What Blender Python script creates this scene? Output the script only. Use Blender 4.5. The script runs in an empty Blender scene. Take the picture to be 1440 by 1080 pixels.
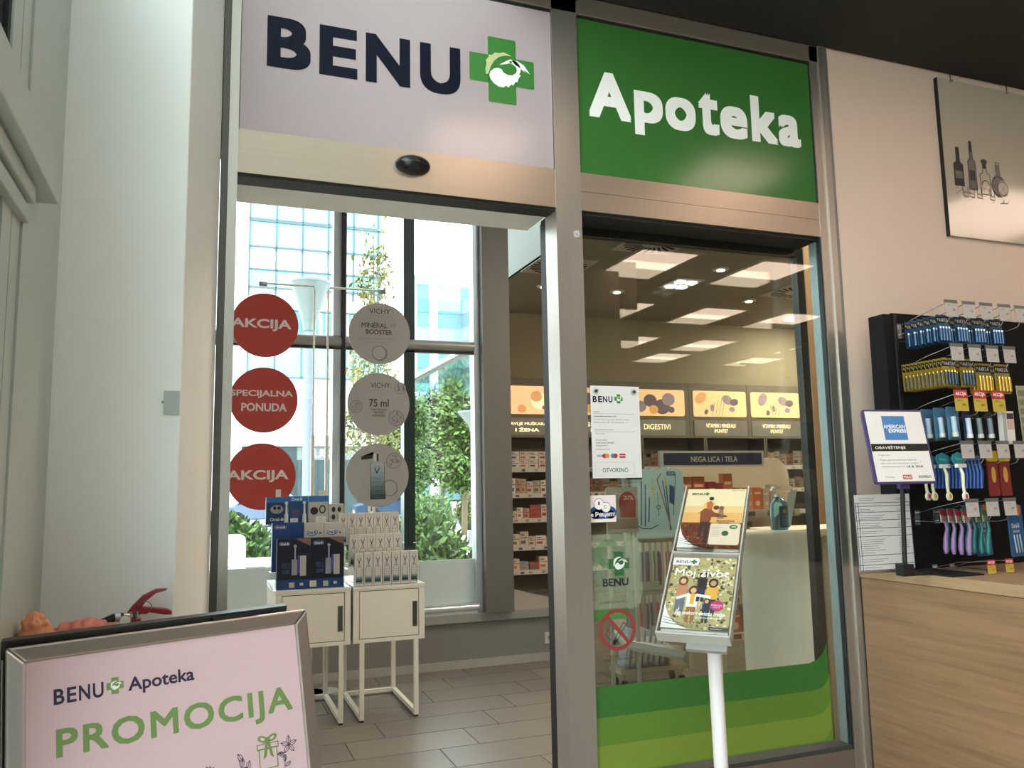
import bpy, math, random
from mathutils import Vector, Matrix, noise
random.seed(7)
SC = bpy.context.scene
COL = SC.collection
# ------------------------------------------------------------------ camera
cam_d = bpy.data.cameras.new('camera'); cam = bpy.data.objects.new('camera', cam_d); COL.objects.link(cam)
FPX, YAW, PITCH, ROLL, EYE = 1154.0, .361, .1237, -.01797, 1.35
cam_d.sensor_fit = 'HORIZONTAL'; cam_d.sensor_width = 36.0; cam_d.lens = FPX / 1440 * 36; cam_d.clip_start = .05; cam_d.clip_end = 500
_f = Vector((math.sin(YAW)*math.cos(PITCH), math.cos(YAW)*math.cos(PITCH), math.sin(PITCH)))
_r = Vector((math.cos(YAW), -math.sin(YAW), 0)); _u = _r.cross(_f)
_r2 = math.cos(ROLL)*_r + math.sin(ROLL)*_u; _u2 = -math.sin(ROLL)*_r + math.cos(ROLL)*_u
cam.matrix_world = Matrix(((_r2.x, _u2.x, -_f.x, 0), (_r2.y, _u2.y, -_f.y, 0), (_r2.z, _u2.z, -_f.z, EYE), (0, 0, 0, 1)))
SC.camera = cam
# ------------------------------------------------------------------ world, sun, exposure
SC.view_settings.view_transform = 'Standard'; SC.view_settings.look = 'None'
SC.view_settings.exposure = 0.5; SC.view_settings.gamma = 1.0; SC.view_settings.use_curve_mapping = False
W = bpy.data.worlds.new('sky'); SC.world = W; W.use_nodes = True
_bg = W.node_tree.nodes['Background']; _bg.inputs[0].default_value = (.93, .975, 1.0, 1); _bg.inputs[1].default_value = 4.9
sun_d = bpy.data.lights.new('sun', 'SUN'); sun_d.energy = 5.0; sun_d.angle = math.radians(1.0); sun_d.color = (1, .97, .9)
sun = bpy.data.objects.new('sun', sun_d); COL.objects.link(sun); sun.rotation_euler = Vector((.31, -.02, -.95)).to_track_quat('-Z', 'Y').to_euler()
HALL_LAMP, SHOP_FILL = 6.5, 38.0          # strength of the hall ceiling panels and of the added shop panels
# ------------------------------------------------------------------ materials
def lin(h):
    h = h.lstrip('#'); o = []
    for i in (0, 2, 4):
        c = int(h[i:i+2], 16) / 255; o.append(c/12.92 if c <= .04045 else ((c+.055)/1.055)**2.4)
    return (*o, 1)
_mats = {}
def mt(hexc, rough=.55, metal=0, emit=0, var=.06, scale=9, bump=0, bscale=60, alpha=1, spec=.5, stretch=None, trans=0, key=''):
    k = (hexc, rough, metal, emit, var, scale, bump, bscale, alpha, spec, stretch, trans, key)
    if k in _mats: return _mats[k]
    m = bpy.data.materials.new('surface'); m.use_nodes = True; nt = m.node_tree; b = nt.nodes['Principled BSDF']; L = nt.links.new
    c = lin(hexc)
    b.inputs['Roughness'].default_value = rough; b.inputs['Metallic'].default_value = metal; b.inputs['Specular IOR Level'].default_value = spec
    b.inputs['Alpha'].default_value = alpha
    if trans: b.inputs['Transmission Weight'].default_value = trans
    tc = nt.nodes.new('ShaderNodeTexCoord'); mp = nt.nodes.new('ShaderNodeMapping'); L(tc.outputs['Object'], mp.inputs[0])
    if stretch: mp.inputs['Scale'].default_value = stretch
    nz = nt.nodes.new('ShaderNodeTexNoise'); nz.inputs['Scale'].default_value = scale; nz.inputs['Detail'].default_value = 4; L(mp.outputs[0], nz.inputs['Vector'])
    mx = nt.nodes.new('ShaderNodeMix'); mx.data_type = 'RGBA'
    mx.inputs['A'].default_value = tuple(min(1, x*(1-var)) for x in c[:3]) + (1,); mx.inputs['B'].default_value = tuple(min(1, x*(1+var)) for x in c[:3]) + (1,)
    L(nz.outputs['Fac'], mx.inputs['Factor']); L(mx.outputs['Result'], b.inputs['Base Color'])
    if emit: L(mx.outputs['Result'], b.inputs['Emission Color']); b.inputs['Emission Strength'].default_value = emit
    if bump:
        n2 = nt.nodes.new('ShaderNodeTexNoise'); n2.inputs['Scale'].default_value = bscale; L(mp.outputs[0], n2.inputs['Vector'])
        bp = nt.nodes.new('ShaderNodeBump'); bp.inputs['Strength'].default_value = bump; bp.inputs['Distance'].default_value = .01
        L(n2.outputs['Fac'], bp.inputs['Height']); L(bp.outputs[0], b.inputs['Normal'])
    _mats[k] = m; return m
def glassmat(tint, key=''):
    k = ('glass', tint, key)
    if k in _mats: return _mats[k]
    m = bpy.data.materials.new('clear_glass'); m.use_nodes = True; nt = m.node_tree; nt.nodes.clear(); N = nt.nodes.new; L = nt.links.new
    out = N('ShaderNodeOutputMaterial'); mix = N('ShaderNodeMixShader'); tr = N('ShaderNodeBsdfTransparent'); gl = N('ShaderNodeBsdfGlossy')
    tr.inputs[0].default_value = lin(tint); gl.inputs['Roughness'].default_value = 0.0; gl.inputs['Color'].default_value = (1, 1, 1, 1)
    ge = N('ShaderNodeNewGeometry'); dt = N('ShaderNodeVectorMath'); dt.operation = 'DOT_PRODUCT'
    L(ge.outputs['Incoming'], dt.inputs[0]); L(ge.outputs['Normal'], dt.inputs[1])
    def M(op, a, b=None):
        n = N('ShaderNodeMath'); n.operation = op
        for i, v in enumerate((a, b)):
            if v is None: continue
            if isinstance(v, (int, float)): n.inputs[i].default_value = v
            else: L(v, n.inputs[i])
        return n.outputs[0]
    f = M('ADD', M('MULTIPLY', M('POWER', M('SUBTRACT', 1.0, M('ABSOLUTE', dt.outputs['Value'])), 5.0), .96), .04)
    L(f, mix.inputs[0]); L(tr.outputs[0], mix.inputs[1]); L(gl.outputs[0], mix.inputs[2]); L(mix.outputs[0], out.inputs[0])
    _mats[k] = m; return m
def woodmat(a, b, stretch):
    m = bpy.data.materials.new('wood_laminate'); m.use_nodes = True; nt = m.node_tree; N = nt.nodes.new; L = nt.links.new; bs = nt.nodes['Principled BSDF']
    tc = N('ShaderNodeTexCoord'); mp = N('ShaderNodeMapping'); mp.inputs['Scale'].default_value = stretch; L(tc.outputs['Object'], mp.inputs[0])
    n1 = N('ShaderNodeTexNoise'); n1.inputs['Scale'].default_value = 3.0; n1.inputs['Detail'].default_value = 8; n1.inputs['Roughness'].default_value = .62; n1.inputs['Distortion'].default_value = .5
    L(mp.outputs[0], n1.inputs['Vector'])
    cr = N('ShaderNodeValToRGB'); cr.color_ramp.elements[0].position = .32; cr.color_ramp.elements[0].color = lin(a); cr.color_ramp.elements[1].position = .68; cr.color_ramp.elements[1].color = lin(b)
    L(n1.outputs['Fac'], cr.inputs[0]); L(cr.outputs[0], bs.inputs['Base Color']); bs.inputs['Roughness'].default_value = .42
    return m
def leafmat(a, b):
    k = ('leaf', a, b)
    if k in _mats: return _mats[k]
    m = bpy.data.materials.new('foliage'); m.use_nodes = True; nt = m.node_tree; N = nt.nodes.new; L = nt.links.new; bs = nt.nodes['Principled BSDF']
    g = N('ShaderNodeNewGeometry'); cr = N('ShaderNodeValToRGB'); cr.color_ramp.elements[0].color = lin(a); cr.color_ramp.elements[1].color = lin(b)
    L(g.outputs['Random Per Island'], cr.inputs[0]); L(cr.outputs[0], bs.inputs['Base Color']); bs.inputs['Roughness'].default_value = .6
    _mats[k] = m; return m
def frostmat(c, mixf=.6):
    m = bpy.data.materials.new('frosted_sheet'); m.use_nodes = True; nt = m.node_tree; nt.nodes.clear(); N = nt.nodes.new; L = nt.links.new
    o = N('ShaderNodeOutputMaterial'); mx = N('ShaderNodeMixShader'); a = N('ShaderNodeBsdfDiffuse'); b = N('ShaderNodeBsdfTranslucent'); nz = N('ShaderNodeTexNoise'); nz.inputs['Scale'].default_value = 2
    cr = N('ShaderNodeValToRGB'); k = lin(c); cr.color_ramp.elements[0].color = tuple(x*.95 for x in k[:3])+(1,); cr.color_ramp.elements[1].color = k; L(nz.outputs['Fac'], cr.inputs[0])
    L(cr.outputs[0], a.inputs[0]); L(cr.outputs[0], b.inputs[0]); mx.inputs[0].default_value = mixf; L(a.outputs[0], mx.inputs[1]); L(b.outputs[0], mx.inputs[2]); L(mx.outputs[0], o.inputs[0]); return m
def tilemat(a, b):
    m = leafmat(a, b).copy(); bs = m.node_tree.nodes['Principled BSDF']; bs.inputs['Roughness'].default_value = .38
    nt = m.node_tree; cr = [n for n in nt.nodes if n.type == 'VALTORGB'][0]
    nz = nt.nodes.new('ShaderNodeTexNoise'); nz.inputs['Scale'].default_value = 5; nz.inputs['Detail'].default_value = 5
    mx = nt.nodes.new('ShaderNodeMix'); mx.data_type = 'RGBA'; mx.blend_type = 'MULTIPLY'; mx.inputs['Factor'].default_value = .5
    nt.links.new(cr.outputs[0], mx.inputs['A']); nt.links.new(nz.outputs['Fac'], mx.inputs['B']); nt.links.new(mx.outputs['Result'], bs.inputs['Base Color'])
    return m
ALU = mt('#b9b2aa', .36, .85, var=.05, scale=3, stretch=(40, 40, 1))
ALUX = mt('#b5a596', .36, .8, var=.05, scale=3, stretch=(1, 40, 40), key='h')
ALUL = mt('#94a4ab', .42, .4)
GASK = mt('#0e0f11', .6)
DARK = mt('#1b1a19', .7)
WHITE = mt('#ece9e6', .5, var=.02)
INK = mt('#0a0f22', .6, var=.02, spec=.15)
BLACK = mt('#0c0c0d', .55)
NAVY = mt('#1b2440', .55)
GREEN = mt('#34742f', .45, var=.03)
SAND = mt('#b9bd8a', .55)
CHROME = mt('#c9c9c9', .22, .95)
GLASS = glassmat('#f9fbf9'); GLASSB = glassmat('#f2faf9')
ACRYL = glassmat('#f8f9f9')
PAPER = mt('#e6e0dc', .6, var=.02)
# ------------------------------------------------------------------ mesh builder
_tx = {}
def text_geo(s, bold=0.0, shear=0.0, track=1.0):
    k = (s, bold, shear, track)
    if k in _tx: return _tx[k]
    cu = bpy.data.curves.new('t', 'FONT'); cu.body = s; cu.offset = bold; cu.shear = shear; cu.space_character = track; cu.resolution_u = 8 if len(s) == 1 else 3; cu.align_x = 'LEFT'; cu.fill_mode = 'FRONT'
    o = bpy.data.objects.new('t', cu); COL.objects.link(o); bpy.context.view_layer.update()
    me = bpy.data.meshes.new_from_object(o.evaluated_get(bpy.context.evaluated_depsgraph_get()))
    vs = [(v.co.x, v.co.y) for v in me.vertices]; fs = [tuple(p.vertices) for p in me.polygons]
    bpy.data.objects.remove(o); bpy.data.curves.remove(cu); bpy.data.meshes.remove(me)
    x0 = min(v[0] for v in vs); x1 = max(v[0] for v in vs); y0 = min(v[1] for v in vs); y1 = max(v[1] for v in vs)
    _tx[k] = (vs, fs, x0, y0, x1, y1); return _tx[k]
def PM(origin, u=(1, 0, 0), v=(0, 0, 1)):
    u = Vector(u).normalized(); v = Vector(v).normalized(); n = u.cross(v); o = Vector(origin)
    return Matrix(((u.x, v.x, n.x, o.x), (u.y, v.y, n.y, o.y), (u.z, v.z, n.z, o.z), (0, 0, 0, 1)))
ORG = {}
class G:
    def __init__(s, M=None): s.v = []; s.f = []; s.mi = []; s.sm = []; s.mats = []; s.M = M or Matrix()
    def add(s, vs, fs, m, smooth=False):
        if m not in s.mats: s.mats.append(m)
        i = s.mats.index(m); b = len(s.v); s.v += [s.M @ Vector(p) for p in vs]
        for f in fs: s.f.append(tuple(b+k for k in f)); s.mi.append(i); s.sm.append(smooth)
        return s
    def box(s, x0, x1, y0, y1, z0, z1, m):
        vs = [(x, y, z) for z in (z0, z1) for y in (y0, y1) for x in (x0, x1)]
        return s.add(vs, [(0, 2, 3, 1), (4, 5, 7, 6), (0, 1, 5, 4), (2, 6, 7, 3), (0, 4, 6, 2), (1, 3, 7, 5)], m)
    def prism(s, pts, d0, d1, m, smooth=False):
        n = len(pts); a = sum(pts[i][0]*pts[(i+1) % n][1]-pts[(i+1) % n][0]*pts[i][1] for i in range(n))
        if a < 0: pts = pts[::-1]
        if d0 == d1: return s.add([(x, y, d0) for x, y in pts], [tuple(range(n))], m)
        vs = [(x, y, d0) for x, y in pts] + [(x, y, d1) for x, y in pts]
        return s.add(vs, [tuple(range(n))[::-1], tuple(range(n, 2*n))] + [(i, (i+1) % n, n+(i+1) % n, n+i) for i in range(n)], m)
    def rect(s, x0, y0, x1, y1, m, d=0, t=0): return s.prism([(x0, y0), (x1, y0), (x1, y1), (x0, y1)], d-t, d, m)
    def rrect(s, x0, y0, x1, y1, r, m, d0=0, d1=0, corners=(1, 1, 1, 1)):
        pts = []
        for (cx, cy, a0, on) in ((x1-r, y1-r, 0, corners[0]), (x0+r, y1-r, 90, corners[1]), (x0+r, y0+r, 180, corners[2]), (x1-r, y0+r, 270, corners[3])):
            if on:
                for k in range(7): a = math.radians(a0+15*k); pts.append((cx+r*math.cos(a), cy+r*math.sin(a)))
            else: pts.append((cx+(r if a0 in (0, 270) else -r), cy+(r if a0 in (0, 90) else -r)))
        return s.prism(pts, d0, d1, m)
    def disc(s, cx, cy, rx, m, d=0, ry=None, t=0, seg=32, rot=0):
        ry = ry or rx; c, q = math.cos(rot), math.sin(rot); P = []
        for k in range(seg):
            a = 2*math.pi*k/seg; x, y = rx*math.cos(a), ry*math.sin(a); P.append((cx+x*c-y*q, cy+x*q+y*c))
        return s.prism(P, d-t, d, m)
    def ring(s, cx, cy, r0, r1, m, d=0, seg=40, a0=0, a1=360):
        vs = []; n = seg+1
        for k in range(n):
            a = math.radians(a0+(a1-a0)*k/seg); vs += [(cx+r0*math.cos(a), cy+r0*math.sin(a), d), (cx+r1*math.cos(a), cy+r1*math.sin(a), d)]
        return s.add(vs, [(2*k, 2*k+1, 2*k+3, 2*k+2) for k in range(seg)], m)
    def line(s, pts, w, m, d=0):
        for i, (a, b) in enumerate(zip(pts[:-1], pts[1:])):
            dd = d; d = dd+.00002*(i % 3)
            dx, dy = b[0]-a[0], b[1]-a[1]; l = math.hypot(dx, dy) or 1; nx, ny = -dy/l*w/2, dx/l*w/2; ex, ey = dx/l*w*.3, dy/l*w*.3
            s.add([(a[0]+nx-ex, a[1]+ny-ey, d), (a[0]-nx-ex, a[1]-ny-ey, d), (b[0]-nx+ex, b[1]-ny+ey, d), (b[0]+nx+ex, b[1]+ny+ey, d)], [(0, 1, 2, 3)], m); d = dd
        return s
    def text(s, t, x0, y0, x1, y1, m, d=0, bold=0, shear=0, track=1.0):
        if bold and any(ch in 'MWV' for ch in t) and len(t) > 1:      # letters whose outlines cannot be fattened: overprint instead
            q = bold*(y1-y0)*.55
            for i, (ox, oy) in enumerate(((-q, 0), (q, 0), (0, q), (0, -q))): s.text(t, x0+ox, y0+oy, x1+ox, y1+oy, m, d+.00003*i, 0, shear, track)
            return s
        vs, fs, a, b, c, e = text_geo(t, bold, shear, track)
        return s.add([(x0+(x-a)/(c-a)*(x1-x0), y0+(y-b)/(e-b)*(y1-y0), d) for x, y in vs], fs, m)
    def heavy(s, t, x0, y0, x1, y1, m, d=0, q=.008, bold=0, track=1.0):     # extra bold lettering: the outline overprinted within its box
        for i, (ox, oy) in enumerate(((q, q), (-q, q), (-q, -q), (q, -q), (q, 0), (-q, 0), (0, q), (0, -q))):
            s.text(t, x0+q+ox, y0+q+oy, x1-q+ox, y1-q+oy, m, d+.00003*i, bold, 0, track)
        return s
    def cyl(s, a, b, r, m, seg=16, r2=None, caps=True):
        a, b = Vector(a), Vector(b); r2 = r if r2 is None else r2; w = (b-a).normalized(); p = w.orthogonal().normalized(); q = w.cross(p); vs = []
        for c, rr in ((a, r), (b, r2)):
            for k in range(seg): t = 2*math.pi*k/seg; vs.append(c+rr*(math.cos(t)*p+math.sin(t)*q))
        s.add(vs, [(k, (k+1) % seg, seg+(k+1) % seg, seg+k) for k in range(seg)], m, True)
        if caps: s.add(vs, [tuple(range(seg))[::-1], tuple(range(seg, 2*seg))], m)
        return s
    def tube(s, pts, r, m, seg=8):
        pts = [Vector(p) for p in pts]; vs = []; n = len(pts); rs = r if isinstance(r, (list, tuple)) else [r]*n
        ref = None
        for i, p in enumerate(pts):
            w = (pts[min(i+1, n-1)]-pts[max(i-1, 0)]).normalized()
            if ref is None: ref = w.orthogonal().normalized()
            ref = (ref-w*ref.dot(w)).normalized(); q = w.cross(ref)
            for k in range(seg): t = 2*math.pi*k/seg; vs.append(p+rs[i]*(math.cos(t)*ref+math.sin(t)*q))
        s.add(vs, [(i*seg+k, i*seg+(k+1) % seg, (i+1)*seg+(k+1) % seg, (i+1)*seg+k) for i in range(n-1) for k in range(seg)], m, True)
        s.add(vs, [tuple(range(seg))[::-1], tuple(range((n-1)*seg, n*seg))], m); return s
    def lathe(s, cx, cy, prof, m, seg=28, cz=0):
        vs = []
        for r, z in prof:
            for k in range(seg): t = 2*math.pi*k/seg; vs.append((cx+r*math.cos(t), cy+r*math.sin(t), cz+z))
        n = len(prof)
        s.add(vs, [(i*seg+k, i*seg+(k+1) % seg, (i+1)*seg+(k+1) % seg, (i+1)*seg+k) for i in range(n-1) for k in range(seg)], m, True)
        return s.add(vs, [tuple(range(seg))[::-1], tuple(range((n-1)*seg, n*seg))], m)
    def blob(s, c, rad, m, amp=.15, fr=6, rings=16, seg=24, seed=0):
        vs = []
        for i in range(rings+1):
            th = math.pi*i/rings
            for k in range(seg):
                ph = 2*math.pi*k/seg; d = Vector((math.sin(th)*math.cos(ph), math.sin(th)*math.sin(ph), math.cos(th)))
                w = 1+amp*noise.noise(d*fr+Vector((seed, seed*2, 0)))+amp*.5*noise.noise(d*fr*2.7+Vector((0, seed, 5)))
                vs.append((c[0]+d.x*rad[0]*w, c[1]+d.y*rad[1]*w, c[2]+d.z*rad[2]*w))
        return s.add(vs, [(i*seg+k, (i+1)*seg+k, (i+1)*seg+(k+1) % seg, i*seg+(k+1) % seg) for i in range(rings) for k in range(seg)], m, True)
    def build(s, name, parent=None, label=None, cat=None, group=None, kind=None, bevel=0):
        if parent is None:
            xs = [v.x for v in s.v]; ys = [v.y for v in s.v]; zs = [v.z for v in s.v]
            org = Vector(((min(xs)+max(xs))/2, (min(ys)+max(ys))/2, min(zs)))
        else: org = ORG[parent.name]
        me = bpy.data.meshes.new(name); me.from_pydata([tuple(v-org) for v in s.v], [], s.f)
        for m in s.mats: me.materials.append(m)
        me.polygons.foreach_set('material_index', s.mi); me.polygons.foreach_set('use_smooth', s.sm); me.update()
        o = bpy.data.objects.new(name, me); COL.objects.link(o); ORG[o.name] = org
        if parent is None: o.location = org
        else: o.parent = parent
        if bevel:
            b = o.modifiers.new('bevel', 'BEVEL'); b.width = bevel; b.segments = 2; b.limit_method = 'ANGLE'; b.angle_limit = math.radians(50)
        tag(o, label, cat, group, kind); return o
def tag(o, label=None, cat=None, group=None, kind=None):
    for k, v in (('label', label), ('category', cat), ('group', group), ('kind', kind)):
        if v: o[k] = v
def thing(name, loc, label, cat, group=None, kind=None):
    o = bpy.data.objects.new(name, None); COL.objects.link(o); o.location = loc; o.empty_display_size = .05; ORG[o.name] = Vector(loc)
    tag(o, label, cat, group, kind); return o
def dup(root, off, label=None, group=None, rotz=0, kids=True):
    r = root.copy(); COL.objects.link(r); r.location = root.location+Vector(off); r.rotation_euler[2] = root.rotation_euler[2]+rotz
    if label: r['label'] = label
    if group: r['group'] = group
    if kids:
        for ch in list(root.children):
            c = ch.copy(); COL.objects.link(c); c.parent = r
            for g in list(ch.children):
                d = g.copy(); COL.objects.link(d); d.parent = c
    return r
ORD = ['front', 'second', 'third', 'fourth', 'fifth', 'sixth', 'seventh', 'eighth', 'ninth', 'tenth', 'eleventh', 'twelfth', 'thirteenth', 'fourteenth']
# green cross with the white heron, drawn into a panel print
def cross(g, cx, cy, w, d, green=None, bird=True, white=None):
    gr = green or GREEN; wh = white or WHITE; h = w/2; a = w*.215; r = w*.022
    g.rrect(cx-a, cy-h, cx+a, cy+h, r, gr, d, d); g.rrect(cx-h, cy-a, cx-a+w*.01, cy+a, r, gr, d, d, (0, 1, 1, 0)); g.rrect(cx+a-w*.01, cy-a, cx+h, cy+a, r, gr, d, d, (1, 0, 0, 1))
    if not bird: return
    e = max(.0003, w*.002)
    def cv(P): return [(cx+(x-1152)/269*w, cy-((y-(x-1152)*.148)-304)/272*w) for x, y in P]
    g.prism(cv([(1084, 318), (1083, 296), (1088, 270), (1084, 262), (1097, 246), (1096, 238), (1112, 238), (1122, 228), (1140, 230), (1160, 226), (1192, 242), (1165, 240), (1140, 246), (1120, 262), (1106, 284), (1094, 318)]), d+e, d+e, SAND if green is None else wh)
    g.prism(cv([(1098, 322), (1104, 306), (1118, 295), (1136, 292), (1150, 298), (1158, 312), (1176, 322), (1198, 322), (1214, 314), (1230, 322), (1220, 336), (1214, 352), (1206, 350), (1198, 366), (1190, 360), (1176, 374), (1168, 366), (1156, 374), (1136, 370), (1116, 356), (1104, 340)]), d+e, d+e, wh)
    g.prism(cv([(1196, 322), (1210, 313), (1214, 300), (1208, 286), (1196, 276), (1180, 273), (1168, 276), (1140, 279), (1168, 264), (1184, 256), (1200, 258), (1214, 266), (1226, 282), (1230, 300), (1226, 314), (1210, 330)]), d+2*e, d+2*e, wh)
    g.prism(cv([(1190, 258), (1216, 262), (1244, 280), (1270, 318), (1240, 298), (1250, 312), (1222, 288), (1204, 276)]), d+2*e, d+2*e, wh)
    g.disc(cx+(1188-1152)/269*w, cy-(268-5-304)/272*w, w*.02, gr, d+3*e)
# ================================================================== SETTING
def ST(g, name, parent=None, bevel=0):
    return g.build(name, parent, kind='structure', bevel=bevel) if parent is None else g.build(name, parent, bevel=bevel)
SF = 2.7                                   # storefront face
PAINTW = mt('#d6bbab', .7, var=.03, scale=2, bump=.05, bscale=200)
PILLAR = mt('#eceeec', .6, var=.02, scale=1.2)
PAINTG = mt('#b9bfb9', .45, var=.02)
PAINTY = mt('#8f8872', .8, var=.03)
# hall shell
g = G(); g.box(-.42, 9, -9, 2.7, -.1, 0, mt('#8d857b', .35, var=.08, scale=4)); ST(g, 'floor')
CE = mt('#1d1a18', .75, var=.1)
g = G(); g.box(1.03, 9.2, -9.2, 2.69, 3.24, 3.5, CE); ST(g, 'ceiling')
g = G(); g.box(1.0, 1.03, -9.2, 2.69, 3.2, 5.6, mt('#9b9b99', .8)); ST(g, 'trim_4')
g = G(); g.box(-.6, 1.1, -9.2, 2.72, 5.6, 5.7, mt('#c5c5c3', .8)); ST(g, 'ceiling_void')
g = G(); g.box(-.5, 9.2, -9.2, -9, 0, 5.6, mt('#6d6157', .8)); ST(g, 'wall_back')
g = G(); g.box(9, 9.2, -9, 2.7, 0, 3.24, mt('#75685d', .8)); ST(g, 'wall_far_right')
g = G(); g.box(2.53, 9.2, 2.70, 2.77, 0, 3.5, PAINTW); ST(g, 'wall_right')
# pillar with a splayed return to the frame
g = G(Matrix()); P0 = [(-.385, 2.45), (-.062, 2.45), (.028, 2.70), (.028, 2.99), (-.385, 2.99)]
g.prism(P0, 0, 5.6, PILLAR); ST(g, 'wall_left_pillar', bevel=.003)
g = G(PM((0, 2.449, 0))); g.rect(-.105, 1.563, -.064, 1.629, mt('#a9adab', .4, .3), .003, .003)
g.disc(-.1075, 1.597, .0035, mt('#8b8f8d', .4, .3), .003, t=.003); g.build('wall_plate', label='small square grey plate on the edge of the white pillar', cat='plate')
# window wall on the left
FR = mt('#b7beb8', .4, .15, var=.02)
wn = thing('window_1', (-.4, 0, 0), None, None, kind='structure')
g = G(); g.box(-.52, -.38, 1.99, 2.45, 0, 3.0, FR); ST(g, 'jamb_panel', wn)
g = G()
for y0 in (1.905, 1.82): g.box(-.50, -.385, y0+.004, y0+.083, 0, 2.0, FR); g.box(-.50, -.385, y0+.004, y0+.083, 2.13, 3.0, FR)
g.box(-.50, -.39, 1.80, 2.0, 0, 3.0, GASK); g.box(-.54, -.40, 1.70, 1.80, 0, 3.0, mt('#1c2430', .4))
for y in (-.2, -2.0, -3.8, -5.6, -7.4, -9.0): g.box(-.50, -.38, y, y+.07, 0, 5.6, FR)
ST(g, 'window_frame', wn)
g = G(); g.box(-.44, -.335, -9.0, 2.13, 2.03, 2.135, FR); g.box(-.44, -.36, -9.0, 2.0, 1.985, 2.022, FR); g.box(-.44, -.37, -9.0, 2.0, 1.94, 1.977, FR)
ST(g, 'transom', wn, .003)
g = G(); g.box(-.50, -.36, -9.0, 1.8, 0, .45, FR); ST(g, 'window_sill', wn)
g = G(); g.box(-.46, -.45, -9.0, 1.8, .45, 1.95, GLASSB); g.box(-.46, -.45, -9.0, 1.8, 2.13, 3.0, GLASSB); g.box(-.46, -.45, -9.0, 2.45, 3.0, 5.6, GLASSB); ST(g, 'glass_pane', wn)
g = G(); g.box(-.379, -.22, 2.13, 2.447, .95, .985, mt('#9a9c98', .6)); ST(g, 'trim_1')
# storefront frame ---------------------------------------------------
fr = thing('trim_2', (1.2, SF, 0), None, None, kind='structure')
g = G(); g.box(.03, .052, SF+.012, SF+.10, 0, 5.6, mt('#5e5a55', .45, .6)); g.box(.052, .081, SF-.006, SF+.10, 0, 5.6, ALU); ST(g, 'left_jamb', fr)
g = G(); g.box(1.205, 1.31, SF-.006, SF+.10, 0, 3.24, ALU); g.box(1.212, 1.222, SF+.10, SF+.16, 0, 2.374, GASK); g.box(1.305, 1.312, SF-.002, SF+.03, .3, 3.16, GASK); ST(g, 'mullion', fr)
g = G(); g.box(2.43, 2.475, SF-.006, SF+.07, 0, 3.24, ALU); g.box(2.475, 2.505, SF-.014, SF+.07, 0, 3.24, ALU); g.box(2.505, 2.532, SF+.0, SF+.07, 0, 3.24, mt('#8f9494', .45, .5)); g.box(2.424, 2.432, SF+.0, SF+.02, .3, 3.16, GASK)
g.box(2.4245, 2.4285, SF+.025, SF+.068, .3, 2.37, mt('#8f9da2', .45, .4)); ST(g, 'right_jamb', fr)
g = G(); g.box(.081, 2.475, SF-.006, SF+.10, 3.165, 3.238, ALUX); g.box(.081, 2.43, SF+.002, SF+.1, 3.15, 3.168, GASK); ST(g, 'top_beam', fr, .002)
g = G(); g.box(.081, 1.205, SF-.004, SF+.085, 2.376, 2.524, ALUX); g.box(.081, 1.205, SF+.006, SF+.085, 2.366, 2.376, GASK)
g.box(.081, 1.205, SF+.088, SF+.285, 2.374, 2.524, mt('#dcdcd6', .6)); g.box(.081, 1.205, SF+.26, SF+.285, 2.3, 2.374, mt('#c7c8c0', .6)) if 0 else None
ST(g, 'door_header', fr)
g = G(); g.box(1.31, 2.43, SF-.004, SF+.06, 2.450, 2.524, ALUX); g.box(1.31, 2.43, SF-.003, SF+.06, 2.376, 2.449, ALUX); g.box(1.31, 2.43, SF+.01, SF+.14, 2.362, 2.376, GASK)
g.box(1.31, 2.43, SF+.14, SF+.285, 2.374, 2.524, mt('#77766e', .6)); ST(g, 'sidelight_header', fr)
g = G(); g.box(1.31, 2.43, SF-.004, SF+.10, 0, .30, mt('#8c7d70', .42, .6)); g.box(1.31, 2.43, SF+.002, SF+.09, .30, .315, mt('#3e3c3a', .5)); ST(g, 'bottom_rail', fr)
g = G(); g.box(.03, 2.53, SF+.02, SF+.285, 3.238, 5.6, mt('#3a3734', .8)); g.box(.03, 2.53, SF+.02, SF+.285, 2.524, 3.238, mt('#8a8a86', .8)); ST(g, 'wall_front')
# sidelight glass and parked sliding leaf
w2 = thing('window_2', (1.87, SF, .3), None, None, kind='structure')
g = G(); g.box(1.31, 2.43, SF+.012, SF+.020, .31, 2.37, GLASS); ST(g, 'glass_pane', w2)
LEAFD = mt('#23211e', .35, .3)
dr = thing('door_1', (1.84, 2.88, 0), None, None, kind='structure')
g = G(); g.box(1.225, 1.272, 2.85, 2.89, .02, 2.37, ALUL); g.box(1.222, 1.2255, 2.848, 2.892, .02, 2.37, GASK); ST(g, 'closing_stile', dr)
g = G(); g.box(2.425, 2.462, 2.85, 2.89, .02, 2.372, LEAFD); ST(g, 'trailing_stile', dr)
g = G(); g.box(1.272, 2.425, 2.85, 2.89, 2.332, 2.372, LEAFD); g.box(1.272, 2.425, 2.85, 2.89, .02, .10, LEAFD); ST(g, 'rail', dr)
g = G(); g.box(1.272, 2.425, 2.867, 2.875, .10, 2.332, GLASS); ST(g, 'glass_pane', dr)
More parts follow.
